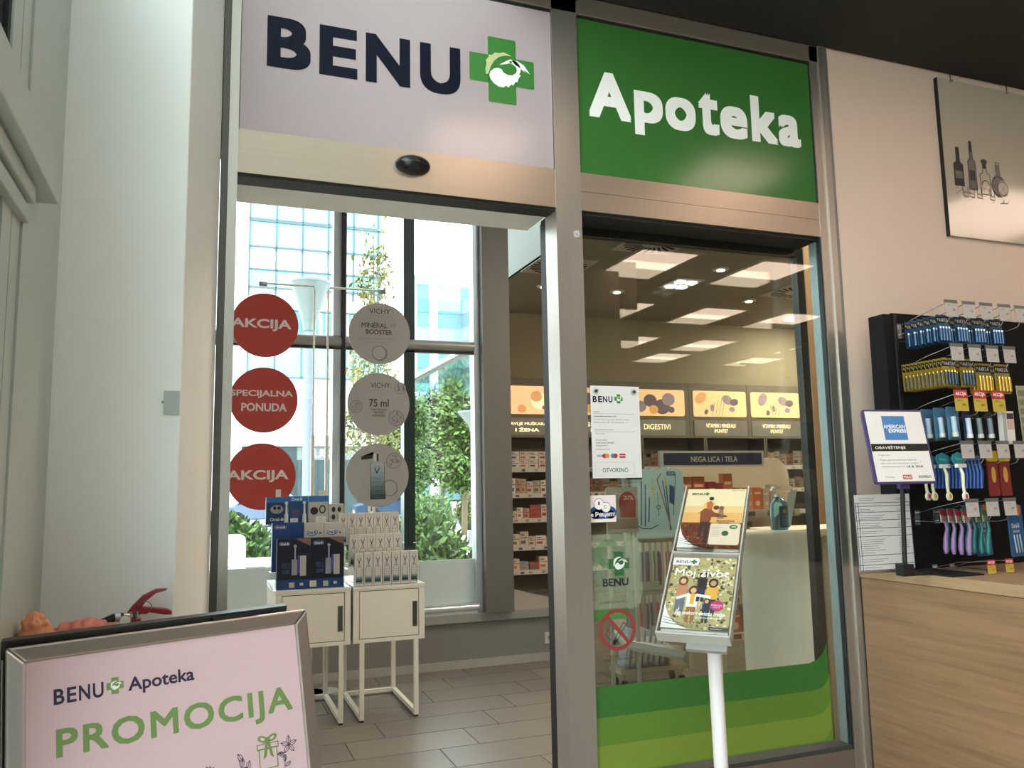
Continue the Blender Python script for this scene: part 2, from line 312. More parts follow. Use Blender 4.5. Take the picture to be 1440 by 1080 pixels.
# hall ceiling light panels (mirrored in the glass and in the glossy signs)
LP = mt('#ffe0c8', .5, emit=HALL_LAMP, var=0)
PWR = mt('#d8d5d0', .5)
spots = [(1.1, 3.87), (2.76, 3.88), (3.29, 5.63), (4.48, 5.63), (5.67, 5.63), (3.9, 7.39), (5.07, 7.39), (6.14, 7.39), (5.0, 9.13), (6.18, 9.13), (7.87, 9.3), (6.2, 10.25), (7.85, 10.25)]
lp0 = None
for i, (x, yv) in enumerate(spots):
    y = 2*SF-yv
    if lp0 is None:
        lp0 = thing('ceiling_light', (x+.26, y-.26, 3.24), 'square warm light panel in the black hall ceiling', 'ceiling light', 'light panels of the black hall ceiling')
        g = G(); g.box(x, x+.53, y-.53, y, 3.232, 3.238, LP); g.build('diffuser', lp0)
        g = G(); 
        for a in ((x-.02, x, y-.55, y+.02), (x+.53, x+.55, y-.55, y+.02), (x, x+.53, y, y+.02), (x, x+.53, y-.55, y-.53)): g.box(a[0], a[1], a[2], a[3], 3.229, 3.2395, PWR)
        g.build('frame', lp0)
    else: dup(lp0, (x+.26-lp0.location.x, y-.26-lp0.location.y, 0))
g = G(); g.box(4.8, 5.9, .78, 1.62, 3.215, 3.238, LP); g.build('ceiling_light', label='large warm light panel in the hall ceiling above the counter', cat='ceiling light')
g = G(); g.box(2.75, 3.43, -1.0, -.6, 0, 3.24, mt('#6b6055', .7)); ST(g, 'wall_column')
# pharmacy shell -----------------------------------------------------
TILE = tilemat('#7c736b', '#8b8279'); GROUT = mt('#4a4540', .9)
g = G(); g.prism([(-.4, 2.7), (8.4, 2.7), (8.4, 9.7), (3.45, 9.7), (2.2, 6.3), (-.4, 6.3)], -.1, -.002, GROUT)
k0 = -4
for k in range(-5, 20):
    y0 = 4.02+.305*k
    if y0+.3 > 9.85: break
    if y0 < 2.7: continue
    x = 1.194+.22*k-.66*14
    while x < 8.4:
        a, b = max(x+.003, -.4 if y0 < 6.1 else .36*(y0+.3)+.06), min(x+.657, 8.4)
        if b > a+.02: g.box(a, b, y0+.003, y0+.302, -.003, .0, TILE)
        x += .66
ST(g, 'floor')
SHC = mt('#8f8b82', .8, var=.03)
g = G(); g.prism([(3.0, 2.99), (8.5, 2.99), (8.5, 9.7), (3.45, 9.7), (3.0, 8.35)], 3.55, 3.75, SHC); ST(g, 'ceiling')
g = G(); g.box(2.99, 3.02, 2.99, 8.35, 3.55, 5.6, mt('#5f625e', .7)); ST(g, 'trim_3')
g = G(); g.prism([(-.5, 2.7), (8.6, 2.7), (8.6, 9.9), (3.5, 9.9), (2.2, 6.3), (-.5, 6.3)], 5.6, 5.8, WHITE); ST(g, 'roof')
g = G(); g.box(3.4, 8.5, 9.62, 9.9, 0, 5.6, PAINTY); ST(g, 'wall_shop_back')
g = G(); g.prism([(2.262, 6.3), (3.455, 9.62), (3.36, 9.62), (2.18, 6.3)], 0, 3.5, mt('#a9a699', .7)); ST(g, 'wall_shop_side')
g = G(); g.prism([(2.27, 6.33), (3.44, 9.6), (3.43, 9.6), (2.26, 6.33)], 3.5, 5.6, GLASSB); ST(g, 'window_5')
g = G(); g.box(8.4, 8.5, 2.9, 9.62, 0, 3.75, PAINTY); ST(g, 'wall_shop_right')
g = G(); g.box(3.42, 5.2, 3.95, 4.05, 0, 3.55, mt('#8a7052', .75)); ST(g, 'wall_partition')
g = G(); g.box(2.9, 8.5, 2.9, 2.99, 0, 3.75, PAINTY); ST(g, 'wall_shop_front')
# low wall, ledge, column
LOW = mt('#7d7a74', .7, var=.02); LEDGE = mt('#8f8d87', .45)
g = G(); g.box(-.4, 2.85, 6.10, 6.32, 0, .335, LOW); g.prism([(2.27, 6.32), (2.83, 6.32), (2.72, 7.3), (2.62, 7.3)], 0, .335, LOW); ST(g, 'wall_low')
g = G(); g.box(-.4, 2.85, 6.07, 6.32, .335, .40, LEDGE); g.prism([(2.27, 6.32), (2.85, 6.32), (2.74, 7.3), (2.64, 7.3)], .335, .40, LEDGE); ST(g, 'window_sill', bevel=.004)
g = G(); g.box(-.4, 2.85, 6.088, 6.1, 0, .06, mt('#a5a19a', .5)); ST(g, 'baseboard_window')
g = G(); g.box(2.035, 2.26, 6.02, 6.3, .40, 5.6, mt('#62605a', .6)); ST(g, 'wall_window_column')
# shop window (three bays)
w3 = thing('window_3', (.8, 6.15, .4), None, None, kind='structure')
WF = mt('#c3c9cc', .35, .5); POST = mt('#22302f', .3, .2)
g = G(); g.box(1.985, 2.035, 6.1, 6.2, .40, 5.6, WF); g.box(.885, .945, 6.1, 6.2, .40, 5.6, WF); g.box(-.38, -.33, 6.1, 6.2, .4, 5.6, WF); ST(g, 'mullion', w3, .003)
g = G(); g.box(.946, .972, 6.07, 6.2, .40, 5.6, GASK); g.box(.973, .982, 6.09, 6.2, .4, 5.6, ALU); ST(g, 'gasket', w3)
g = G(); g.box(1.42, 1.505, 6.09, 6.2, .40, 5.6, POST); ST(g, 'post', w3)
TR = mt('#8c8c88', .4, .4)
g = G(); g.cyl((.3, 6.12, 2.445), (1.985, 6.12, 2.445), .048, TR, 16); g.box(-.33, 1.985, 6.12, 6.2, 2.40, 2.49, TR); g.box(-.33, 1.985, 6.09, 6.13, 2.385, 2.398, GASK); ST(g, 'transom', w3)
g = G(); g.box(-.33, 1.985, 6.08, 6.2, .40, .47, WF); g.cyl((-.3, 6.1, .44), (2.0, 6.1, .44), .03, WF); ST(g, 'bottom_frame', w3)
FROST = mt('#c3cfcc', .5, var=.02)
g = G(); g.box(-.33, .885, 6.15, 6.16, .47, .81, FROST); g.box(.98, 1.42, 6.15, 6.16, .47, .81, FROST); g.box(1.505, 1.985, 6.15, 6.16, .47, .80, FROST); ST(g, 'frosted_panel', w3)
g = G(); g.box(-.33, .885, 6.155, 6.163, .81, 5.5, GLASSB); g.box(.98, 1.42, 6.155, 6.163, .81, 5.5, GLASSB); g.box(1.505, 1.985, 6.155, 6.163, .80, 5.5, GLASSB); ST(g, 'glass_pane', w3)
g = G(); g.box(-.5, -.4, 2.99, 6.1, 0, 5.6, WHITE); ST(g, 'wall_shop_left')
# ceiling fittings in the pharmacy
SW = mt('#bdb9b0', .6); SLOT = mt('#050505', .9, spec=.1)
sd0 = None
for i, (x, y, lab) in enumerate(((3.85, 6.40, 'square swirl air outlet nearest the door glass'), (3.32, 7.40, 'square swirl air outlet behind the door mullion'), (6.45, 7.62, 'square swirl air outlet at the far right'))):
    if sd0 is None:
        sd0 = thing('ceiling_vent', (x, y, 3.55), lab+' in the shop ceiling', 'air vent', 'swirl air outlets in the shop ceiling')
        g = G(); g.box(x-.30, x+.30, y-.30, y+.30, 3.540, 3.5495, SW); g.build('plate', sd0)
        g = G()
        for k in range(24):
            a = 2*math.pi*k/24; c, q = math.cos(a), math.sin(a); c2, q2 = math.cos(a+.1), math.sin(a+.1)
            P = [(x+.12*c-.009*q, y+.12*q+.009*c), (x+.285*c2-.018*q2, y+.285*q2+.018*c2), (x+.285*c2+.018*q2, y+.285*q2-.018*c2), (x+.12*c+.009*q, y+.12*q-.009*c)]
            g.add([(p[0], p[1], 3.538) for p in P], [(0, 1, 2, 3)], SLOT)
        g.build('slots', sd0, label='dark radial slots')
    else: dup(sd0, (x-sd0.location.x, y-sd0.location.y, 0), lab+' in the shop ceiling')
LAMP = mt('#fff0d8', .5, emit=6, var=0)
sp0 = None
for i, (x, y, lab) in enumerate(((3.50, 8.2, 'behind the door opening'), (4.4, 8.19, 'behind the mullion'), (4.98, 7.0, 'between the panel reflections, nearest the glass'), (6.19, 8.16, 'in the middle of the ceiling'), (7.07, 8.03, 'by the right swirl vent'))):
    if sp0 is None:
        sp0 = thing('downlight', (x, y, 3.55), 'small round downlight '+lab, 'downlight', 'round downlights in the shop ceiling')
        g = G(); g.cyl((x, y, 3.5495), (x, y, 3.535), .085, SW, 24); g.build('ring', sp0); g = G(); g.cyl((x, y, 3.534), (x, y, 3.525), .04, LAMP, 16); g.build('lamp', sp0)
    else: dup(sp0, (x-sp0.location.x, y-sp0.location.y, 0), 'small round downlight '+lab)
q0 = thing('spotlight', (4.9, 7.66, 3.55), 'cluster of four small bright spots in the shop ceiling', 'ceiling light')
g = G(); g.box(4.74, 5.08, 7.44, 7.86, 3.535, 3.5495, SW); g.build('plate', q0)
for dx in (-.07, .07):
    for dy in (-.1, .1): g = G(); g.box(4.91+dx-.045, 4.91+dx+.045, 7.65+dy-.045, 7.65+dy+.045, 3.52, 3.534, mt('#ffffff', .5, emit=9, var=0)); g.build('lamp', q0)
# added light panels, out of view, to brighten the shop interior
SL = mt('#ffecd6', .5, emit=SHOP_FILL, var=0)
sl0 = None
for (x, y) in ((6.2, 4.6), (7.4, 4.6), (7.4, 6.4), (3.6, 3.3), (4.9, 3.3), (7.4, 8.4), (3.1, 4.0)):
    if sl0 is None: g = G(); g.box(x, x+.6, y, y+.6, 3.525, 3.549, SL); sl0 = g.build('ceiling_light', label='added unseen light panel brightening the shop', cat='ceiling light', group='added unseen light panels over the shop')
    else: dup(sl0, (x-6.2, y-4.6, 0))
# ================================================================== STOREFRONT THINGS
F0 = PM((0, SF, 0))                        # local x = world X, local y = world Z, local z = towards the hall
GLOSSW = mt('#aa999c', .2, var=.01); GLOSSG = mt('#37672f', .2, var=.04, scale=2)
t = thing('shop_sign', (.64, SF, 2.524), 'white shop sign with dark blue BENU lettering and green cross above the door', 'sign')
g = G(F0); g.rect(.083, 2.526, 1.203, 3.163, GLOSSW, -.002, .02); g.build('panel', t)
g = G(F0)
for ch, x0, x1 in (('B', .165, .308), ('E', .337, .467), ('N', .496, .654), ('U', .690, .841)): g.heavy(ch, x0, 2.757 if ch != 'U' else 2.753, x1, 2.938, INK, -.001, .009)
g.build('lettering', t, label='dark blue BENU letters')
g = G(F0); cross(g, 1.003, 2.881, .255, -.001); g.build('emblem', t, label='green cross with white heron')
t = thing('shop_sign', (1.87, SF, 2.524), 'green shop sign with white Apoteka lettering above the glass panel', 'sign')
g = G(F0); g.rect(1.312, 2.526, 2.428, 3.152, GLOSSG, -.002, .02); g.build('panel', t)
g = G(F0)
for ch, a, b, c, e in (('A', 1.357, 2.758, 1.540, 2.948), ('p', 1.556, 2.713, 1.685, 2.896), ('o', 1.697, 2.756, 1.838, 2.896), ('t', 1.853, 2.757, 1.950, 2.937), ('e', 1.957, 2.757, 2.090, 2.897), ('k', 2.110, 2.760, 2.243, 2.962), ('a', 2.248, 2.760, 2.362, 2.900)): g.heavy(ch, a, b, c, e, WHITE, -.001, .0095)
g.build('lettering', t, label='white Apoteka letters')
# motion sensor
g = G(); 
g.blob((.66, SF-.006, 2.468), (.063, .05, .034), mt('#121315', .25), amp=0, rings=18, seg=28); g.build('motion_sensor', label='black domed motion sensor on the header over the door', cat='sensor')
g = G(PM((1.286, SF-.0065, 2.28), (.9, 0, .35), (-.35, 0, .9))); g.rect(-.012, -.012, .012, .012, mt('#b9b4b0', .5), .0005, .0005); g.line([(-.008, .008), (.006, -.008)], .002, mt('#8d8884'), .001); g.line([(-.004, -.008), (.008, .006)], .002, mt('#8d8884'), .001)
g.build('sticker', label='tiny worn sticker on the aluminium post between the door and the glass', cat='sticker')
# opening hours sign with suction cups
t = thing('hours_sign', (1.42, SF-.02, 1.35), 'white opening hours sign reading OTVORENO hung on the glass by suction cups', 'sign')
g = G(PM((0, SF+.001, 0)))
g.rect(1.318, 1.352, 1.525, 1.712, ACRYL, .008, .003); g.build('holder', t)
PW = mt('#d9d3d1', .5, var=.01); GR = mt('#77736f', .6); H = .0125
g = G(PM((0, SF+.001, 0))); g.rect(1.321, 1.372, 1.522, 1.710, PW, H, .002); e = H+.0005
for i, (ch, x0) in enumerate((('B', 1.329), ('E', 1.351), ('N', 1.371), ('U', 1.393))): g.text(ch, x0, 1.649, x0+.017, 1.672, INK, e, .03)
cross(g, 1.435, 1.663, .034, e)
g.text('RADNO VREME', 1.331, 1.611, 1.352, 1.616, GR, e); g.line([(1.331, 1.607), (1.50, 1.607)], .0008, GR, e)
g.text('Apoteka Beograd Airport City', 1.331, 1.594, 1.424, 1.600, INK, e, .02); g.text('ul. Omladinskih brigada 88, 11070 Novi Beograd', 1.331, 1.582, 1.478, 1.588, GR, e); g.text('Radnim danima 08 - 20, subotom 09 - 15', 1.331, 1.572, 1.470, 1.578, GR, e)
g.text('ODGOVORNI FARMACEUT', 1.333, 1.546, 1.412, 1.551, GR, e); g.line([(1.335, 1.541), (1.50, 1.541)], .0008, GR, e); g.text('BENU Apoteka', 1.337, 1.531, 1.375, 1.536, GR, e)
g.text('RADNO VREME', 1.335, 1.508, 1.382, 1.513, GR, e); g.text('Radnim danima: 7:30-20:00', 1.337, 1.498, 1.410, 1.504, INK, e); g.text('Subotom: 09-15', 1.337, 1.488, 1.385, 1.493, INK, e); g.text('PLATNE KARTICE', 1.335, 1.474, 1.392, 1.479, GR, e)
g.text('VISA', 1.340, 1.449, 1.362, 1.457, INK, e, .03, .3)
for x, a, b in ((1.375, '#b3282d', '#d8843a'), (1.409, '#1f7fa6', '#b3282d'), (1.443, '#b3282d', '#b3282d')): g.disc(x-.005, 1.453, .0085, mt(a), e); g.disc(x+.006, 1.453, .0085, mt(b), e+.0003)
g.line([(1.429, 1.453), (1.459, 1.453)], .0025, PW, e+.0007)
for P in ([(1.332, 1.430), (1.490, 1.430)], [(1.490, 1.430), (1.490, 1.381)], [(1.490, 1.381), (1.332, 1.381)], [(1.332, 1.381), (1.332, 1.430)]): g.line(P, .0008, mt('#a9a4a0'), e)
g.text('OTVORENO', 1.361, 1.393, 1.465, 1.409, mt('#1e4a2c'), e, .012)
g.rect(1.322, 1.369, 1.43, 1.3725, mt('#3b3a38'), e); g.rect(1.455, 1.366, 1.522, 1.3725, BLACK, e)
g.build('printed_sheet', t)
for x in (1.341, 1.498):
    g = G(PM((0, SF+.001, 0))); g.disc(x, 1.690, .0125, ACRYL, .016, t=.003); g.disc(x, 1.690, .0055, mt('#3d4247', .3), .022, t=.006); g.build('suction_cup', t)
# e-recept sticker
t = G(PM((0, SF+.0115, 0)))
t.rect(1.311, 1.214, 1.421, 1.311, mt('#e9d7d6', .5, var=.01), .001, .001)
BL = mt('#1f4c86'); WS = mt('#f0e4e4'); e = .0015
t.disc(1.336, 1.248, .022, BL, e); t.disc(1.400, 1.248, .022, BL, e); t.rrect(1.322, 1.226, 1.412, 1.256, .012, BL, e, e); t.disc(1.365, 1.265, .03, BL, e, ry=.02)
for r, m, q in ((.0215, BL, e+.0002), (.0195, WS, e+.0006)): t.disc(1.352, 1.279, r, m, q); t.disc(1.380, 1.267, r*.9, m, q+.0001)
t.disc(1.352, 1.284, .003, BLACK, e+.001, ry=.005); t.disc(1.352, 1.279, .0045, BLACK, e+.001, ry=.0025); t.ring(1.377, 1.269, .004, .006, mt('#8d5a5e'), e+.001, 16, 60, 330)
t.text('e Рецепт', 1.317, 1.231, 1.417, 1.251, WS, e+.0012, .03)
t.build('prescription_sticker', label='small white sticker with blue cloud and cyrillic lettering on the glass', cat='sticker')
# no smoking decal
RED = mt('#8e3a33', .5)
g = G(PM((0, SF+.0115, 0))); e = .001
g.ring(1.412, .832, .060, .074, RED, e); g.line([(1.366, .885), (1.458, .781)], .013, RED, e+.0008)
g.line([(1.395, .795), (1.435, .855), (1.447, .849), (1.407, .789), (1.395, .795)], .002, BLACK, e+.0003); g.prism([(1.388, .784), (1.397, .799), (1.408, .793), (1.399, .778)], e+.0003, e+.0003, BLACK)
g.line([(1.385, .80), (1.37, .805), (1.365, .82), (1.385, .85), (1.40, .84), (1.378, .815)], .0018, mt('#3a3f46'), e+.0003)
DT = mt('#3c4136')
g.text('ZABRANJENO PUŠENJE', 1.372, .737, 1.448, .745, DT, e); g.text('OBJEKAT POD VIDEO NADZOROM', 1.355, .723, 1.470, .732, DT, e)
g.build('no_smoking_decal', label='round red no smoking decal low on the glass', cat='decal')
# pale oval decal with the cross, partly hidden
PG = mt('#a9b99c', .5, alpha=.33, key='film'); PG2 = mt('#5b8a5a', .5, alpha=.45, key='film')
g = G(PM((0, SF+.0115, 0))); e = .0006
g.rrect(1.313, .90, 1.52, 1.17, .06, PG, e, e, (1, 0, 0, 1)); g.ring(1.385, 1.10, .03, .052, PG2, e+.0004, 24, 40, 330); g.rect(1.313, .868, 1.46, .905, mt('#3f7a35', .5, alpha=.8, key='film'), e+.0002)
cross(g, 1.425, 1.064, .085, e+.001, mt('#2f6b35', .5, alpha=.85, key='film')); g.text('BENU', 1.358, .985, 1.462, 1.012, BLACK, e+.001, .02)
g.text('DOBRODOŠLI', 1.345, .925, 1.455, .935, DT, e+.001); g.build('cross_decal', label='faded pale green decal with small cross and BENU lettering on the glass', cat='decal')
# green bands on the glass
g = G(PM((0, SF+.0115, 0)))
for i, (zt, zb, xr, c) in enumerate(((.640, .535, 2.338, '#356a2b'), (.535, .440, 2.342, '#5c7d2e'), (.440, .345, 2.338, '#768c33'))):
    m = mt(c, .35, var=.03)
    P = [(1.312, zb-.10)] if i < 2 else [(1.312, zb)]
    r = .06; zb2 = zb-.10 if i < 2 else zb
    if i == 0: pts = [(1.312, zb2)] + [(xr, zb2)] + [(xr, .70)] + [(xr-.008, .675), (xr-.028, .652), (xr-.06, .640)] + [(1.312, .640)]
    else:
        pts = [(1.312, zb2)]
        if i == 2: pts += [(xr-r+r*math.sin(math.radians(a)), zb+r-r*math.cos(math.radians(a))) for a in range(0, 91, 15)]
        else: pts += [(xr, zb2)]
        pts += [(xr, zt+.06), (xr-.012, zt+.03), (xr-.04, zt+.008), (xr-.09, zt)] + [(1.312, zt)]
    if i == 0: pts = [(1.312, zb2), (xr, zb2), (xr, .655)] + [(xr-.01, .650), (xr-.05, .641)] + [(1.312, .640)]
    if i == 0: pts = [(1.312, zb2), (xr, zb2), (xr, .72), (xr-.006, .70), (xr-.022, .672), (xr-.05, .652), (xr-.09, .640), (1.312, .640)]
    g.prism(pts, .0006+.0006*i, .0006+.0006*i, m)
g.build('film_bands', label='three green film bands stuck along the bottom of the glass', cat='decal')
# ------------------------------------------------------------------ A-frame promo board
u = Vector((.95553, .29427, .0192)).normalized(); v = Vector((-.0693, .2185, .9734)); v = (v-u*v.dot(u)).normalized()
AB = Vector((-.36667, 1.98763, 1.03873))
BM = PM(AB, u, v)
t = thing('promo_board', (AB.x+.3, AB.y-.05, 0), 'snap-frame promo board with green PROMOCIJA lettering on pale pink poster', 'sign')
FRM = mt('#a3948b', .33, .75); FRM_LIT = mt('#d6d2d0', .3, .6)  # left bar gets a paler copy: light from the left put into its colour
g = G(BM); W_, Hh = .65, 1.055; fw = .034
def frame_bar(g, pts, m): g.prism(pts, -.004, .008, m)
g.prism([(0, 0), (W_, 0), (W_-fw, -fw), (fw, -fw)], -.012, .006, FRM); g.prism([(0, -Hh), (W_, -Hh), (W_-fw, -Hh+fw), (fw, -Hh+fw)], -.012, .006, FRM)
g.prism([(0, 0), (fw, -fw), (fw, -Hh+fw), (0, -Hh)], -.012, .006, FRM_LIT); g.prism([(W_, 0), (W_-fw, -fw), (W_-fw, -Hh+fw), (W_, -Hh)], -.012, .006, FRM)
g.build('frame', t, bevel=.005)
g = G(BM); POS = mt('#d3b4ba', .3, var=.01); g.rect(fw-.004, -Hh+fw-.004, W_-fw+.004, -fw+.004, POS, 0, .006); e = .0006
g.rect(fw-.001, -Hh+fw, fw+.0015, -fw, mt('#b9a5a7'), e)
BI = mt('#2b2140'); OL = mt('#6f8a4e')
for ch, x0, x1 in (('B', .0855, .1055), ('E', .110, .128), ('N', .1325, .154), ('U', .159, .180)): g.text(ch, x0, -.1262, x1, -.0955, BI, e, .022)
cross(g, .2025, -.1075, .034, e, OL)
g.text('Apoteka', .2285, -.1325, .3685, -.0955, BI, e, .02)
g.heavy('PROMOCIJA', .089, -.246, .5925, -.174, OL, e, .0016, 0, 1.12)
LN = mt('#4a3d57')
def leafline(cx, cy, s, a): 
    c, q = math.cos(a), math.sin(a); P = [(0, 0), (.35, .22), (.7, .2), (1, 0), (.7, -.2), (.35, -.22), (0, 0), (1, 0)]
    g.line([(cx+s*(x*c-y*q), cy+s*(x*q+y*c)) for x, y in P], .0012, LN, e)
for k in range(5): leafline(.575, -.305, .02, k*math.pi*2/5+.3)
for k in range(9): leafline(.385, -.335, .024, .3+k*.33)
for k in range(7): leafline(.455+.005*k, -.345+.013*(k % 3), .022, .6+k*.75)
g.line([(.445, -.37), (.46, -.335), (.455, -.31)], .0012, LN, e); g.line([(.555, -.37), (.565, -.33)], .0012, LN, e)
for k in range(4): leafline(.562, -.35+.01*k, .016, .5+k*.9)
g.line([(.325, -.31), (.33, -.37)], .0012, LN, e); g.line([(.345, -.312), (.352, -.37)], .0012, LN, e); g.line([(.325, -.318), (.35, -.312)], .0012, LN, e)
for P in ([(.503, -.302), (.545, -.302), (.545, -.345), (.503, -.345), (.503, -.302)], [(.499, -.292), (.549, -.292), (.549, -.303), (.499, -.303), (.499, -.292)]): g.line(P, .0018, OL, e+.0003)
g.disc(.513, -.281, .012, OL, e+.0003, ry=.007, rot=-.4); g.disc(.536, -.281, .012, OL, e+.0003, ry=.007, rot=.4); g.disc(.513, -.281, .006, POS, e+.0006, ry=.003, rot=-.4); g.disc(.536, -.281, .006, POS, e+.0006, ry=.003, rot=.4); g.disc(.5245, -.283, .005, OL, e+.0008)
g.prism([(.520, -.286), (.512, -.325), (.520, -.318), (.5245, -.29)], e+.0004, e+.0004, OL); g.prism([(.529, -.286), (.537, -.325), (.529, -.318), (.5245, -.29)], e+.0004, e+.0004, OL)
g.text('popusti do', .09, -.45, .35, -.40, OL, e) if 0 else None
g.build('poster', t, label='pale pink poster with gift and flower sketch')
# rear leg frame, leaning the other way
nrm = u.cross(v); bk = Vector((-nrm.x, -nrm.y, 0)).normalized(); vb = (Vector((0, 0, 1))*.9734-bk*.225).normalized(); ub = Vector((u.x, u.y, .0192)).normalized()
g = G(PM(AB+bk*.03+Vector((0, 0, .012)), ub, -vb if 0 else vb)); DG = mt('#4b4844', .4, .6)
for x0, x1, y0, y1 in ((-.02, W_-.04, -.012, .0), (-.02, .005, -1.05, -.012), (W_-.065, W_-.04, -1.05, -.012), (-.02, W_-.04, -1.05, -1.02)): g.rect(x0, y0, x1, y1, DG, .006, .018)
g.rect(.005, -1.02, W_-.065, -.012, mt('#3d3b39', .6), .0, .003)
g.build('back_frame', t)
g = G(BM); g.rect(.42, -.004, .53, .010, BLACK, -.004, .03); g.build('hinge', t, label='black top hinge'); g = G(BM); g.cyl((-.004, -.02, -.02), (.0, -.25, -.06), .003, CHROME); g.build('strut', t)
# ------------------------------------------------------------------ fire extinguisher on the pillar
ex = thing('fire_extinguisher', (-.155, 2.365, .45), 'red fire extinguisher with black hose in front of the white pillar', 'fire extinguisher')
RX = mt('#9d1f26', .3); 
g = G(); g.lathe(-.155, 2.365, [(.06, .45), (.075, .47), (.075, .93), (.07, .965), (.055, .995), (.03, 1.012), (.018, 1.018), (.018, 1.03)], RX, 36); g.build('body', ex)
g = G(); g.cyl((-.155, 2.365, 1.015), (-.155, 2.365, 1.05), .016, CHROME); g.cyl((-.155, 2.365, 1.038), (-.182, 2.352, 1.038), .011, CHROME); g.cyl((-.172, 2.365, 1.03), (-.172, 2.335, 1.03), .014, mt('#b8a98a', .3, .8)); g.build('valve', ex, label='chrome valve')
g = G(); g.cyl((-.172, 2.336, 1.03), (-.172, 2.330, 1.03), .012, mt('#e4e0d6', .3)); g.build('gauge', ex)
LV = mt('#8f1c28', .35)
g = G(PM((0, 2.365, 0))); g.prism([(-.172, 1.045), (-.160, 1.062), (-.135, 1.088), (-.105, 1.102), (-.078, 1.102), (-.078, 1.098), (-.103, 1.092), (-.125, 1.074), (-.142, 1.052), (-.15, 1.042)], -.012, .012, LV); g.build('squeeze_lever', ex, bevel=.002)
g = G(PM((0, 2.365, 0))); g.prism([(-.150, 1.052), (-.138, 1.060), (-.11, 1.056), (-.075, 1.050), (-.064, 1.044), (-.064, 1.036), (-.078, 1.036), (-.115, 1.044), (-.145, 1.040)], -.011, .011, LV); g.build('carry_handle', ex, bevel=.002)
g = G(); P = [(-.128+.016*math.cos(a*.5), 2.35, 1.058+.016*math.sin(a*.5)) for a in range(13)]; g.tube(P, .0012, mt('#8d6a4e', .3, .7), 6); g.build('pin_ring', ex)
g = G(); g.tube([(-.178, 2.352, 1.038), (-.20, 2.345, 1.038), (-.225, 2.34, 1.028), (-.248, 2.335, 1.005), (-.258, 2.335, .95), (-.258, 2.34, .80), (-.25, 2.34, .62)], .0105, BLACK, 12); g.build('hose', ex)
g = G(); g.cyl((-.186, 2.350, 1.0385), (-.198, 2.3455, 1.0385), .0115, mt('#c4c8cc', .3, .4)); g.build('hose_clamp', ex)
g = G(); g.box(-.18, -.13, 2.41, 2.449, .90, .96, DG); g.box(-.17, -.14, 2.43, 2.449, .5, .9, DG); g.build('bracket', ex)
# ------------------------------------------------------------------ orange bags on the ledge
OR1 = mt('#e09068', .5, var=.12); OR2 = mt('#d98070', .5, var=.12, key='b'); OR3 = mt('#eba694', .45, var=.12, key='c')
def bag(c, rad, m, seed, lab, dirx, nf, amp):
    g = G(); g.blob(c, rad, m, .12, 2.2, 40, 64, seed)
    for i, p in enumerate(g.v):
        ph = ((p.x-c[0])*dirx+(p.z-c[2])*(1-dirx))*nf+2.5*noise.noise(Vector((p.x*14, p.y*14, p.z*14+seed))); f = amp*(abs(math.sin(ph))-.5)+.005*noise.noise(Vector((p.x*35, p.y*35, p.z*35+seed)))
        n = Vector((p.x-c[0], p.y-c[1], p.z-c[2])).normalized(); q = p+n*f; g.v[i] = Vector((q.x, q.y, max(q.z, .986)))
    g.build('plastic_bag', label=lab, cat='bag')
bag((-.342, 2.17, 1.035), (.034, .04, .048), OR1, 3, 'crumpled orange bag standing highest, at the left edge', .3, 70, .006)
bag((-.262, 2.33, 1.010), (.075, .045, .030), OR2, 9, 'salmon orange bag rolled lengthwise beside the white pillar', 1, 110, .008)
bag((-.335, 2.26, 1.004), (.04, .035, .022), OR3, 15, 'pale orange bag lying flat between the other two', .7, 60, .006)
# ------------------------------------------------------------------ magazine stand
A = Vector((1.31543, 2.25, .89913)); mu = Vector((.70116, -.71288, -.01339)); mv = Vector((.52395, .50242, .68778)); MM = PM(A, mu, mv)
t = thing('magazine_stand', (1.54, 2.27, 0), 'white pole magazine stand with clear two-tier holder before the glass', 'magazine stand')
g = G(); g.cyl((1.527, 2.262, .03), (1.512, 2.262, .925), .022, mt('#e6dcdd', .35), 20); g.build('pole', t, label='white round pole')
g = G(); g.cyl((1.527, 2.262, 0), (1.527, 2.262, .03), .15, mt('#d9d5d3', .4), 32); g.build('base', t)
g = G(MM); AE = mt('#b9b5ac', .15, .1, spec=.8)
for z0 in (0,): g.rect(-.008, -.012, .212, .62, ACRYL, -.018, .004)
for x in (-.010, .208): g.rect(x, -.012, x+.005, .622, AE, .016, .036)
for y0 in (.0, .318): g.rect(-.008, y0-.014, .212, y0-.008, AE, .02, .04); g.rect(-.008, y0-.008, .212, y0+.028, ACRYL, .020, .003)
g.rect(.055, .30, .125, .345, ACRYL, .019, .002)
g.build('holder', t, label='clear acrylic holder with bright edges')
g = G(MM); g.rect(.08, -.035, .20, .05, mt('#8e8a86', .4), -.02, .012); g.build('bracket', t)
g = G(MM); g.rect(.0, .0, .204, .2, mt('#ddd8d2', .6), -.018, -.0) if 0 else None
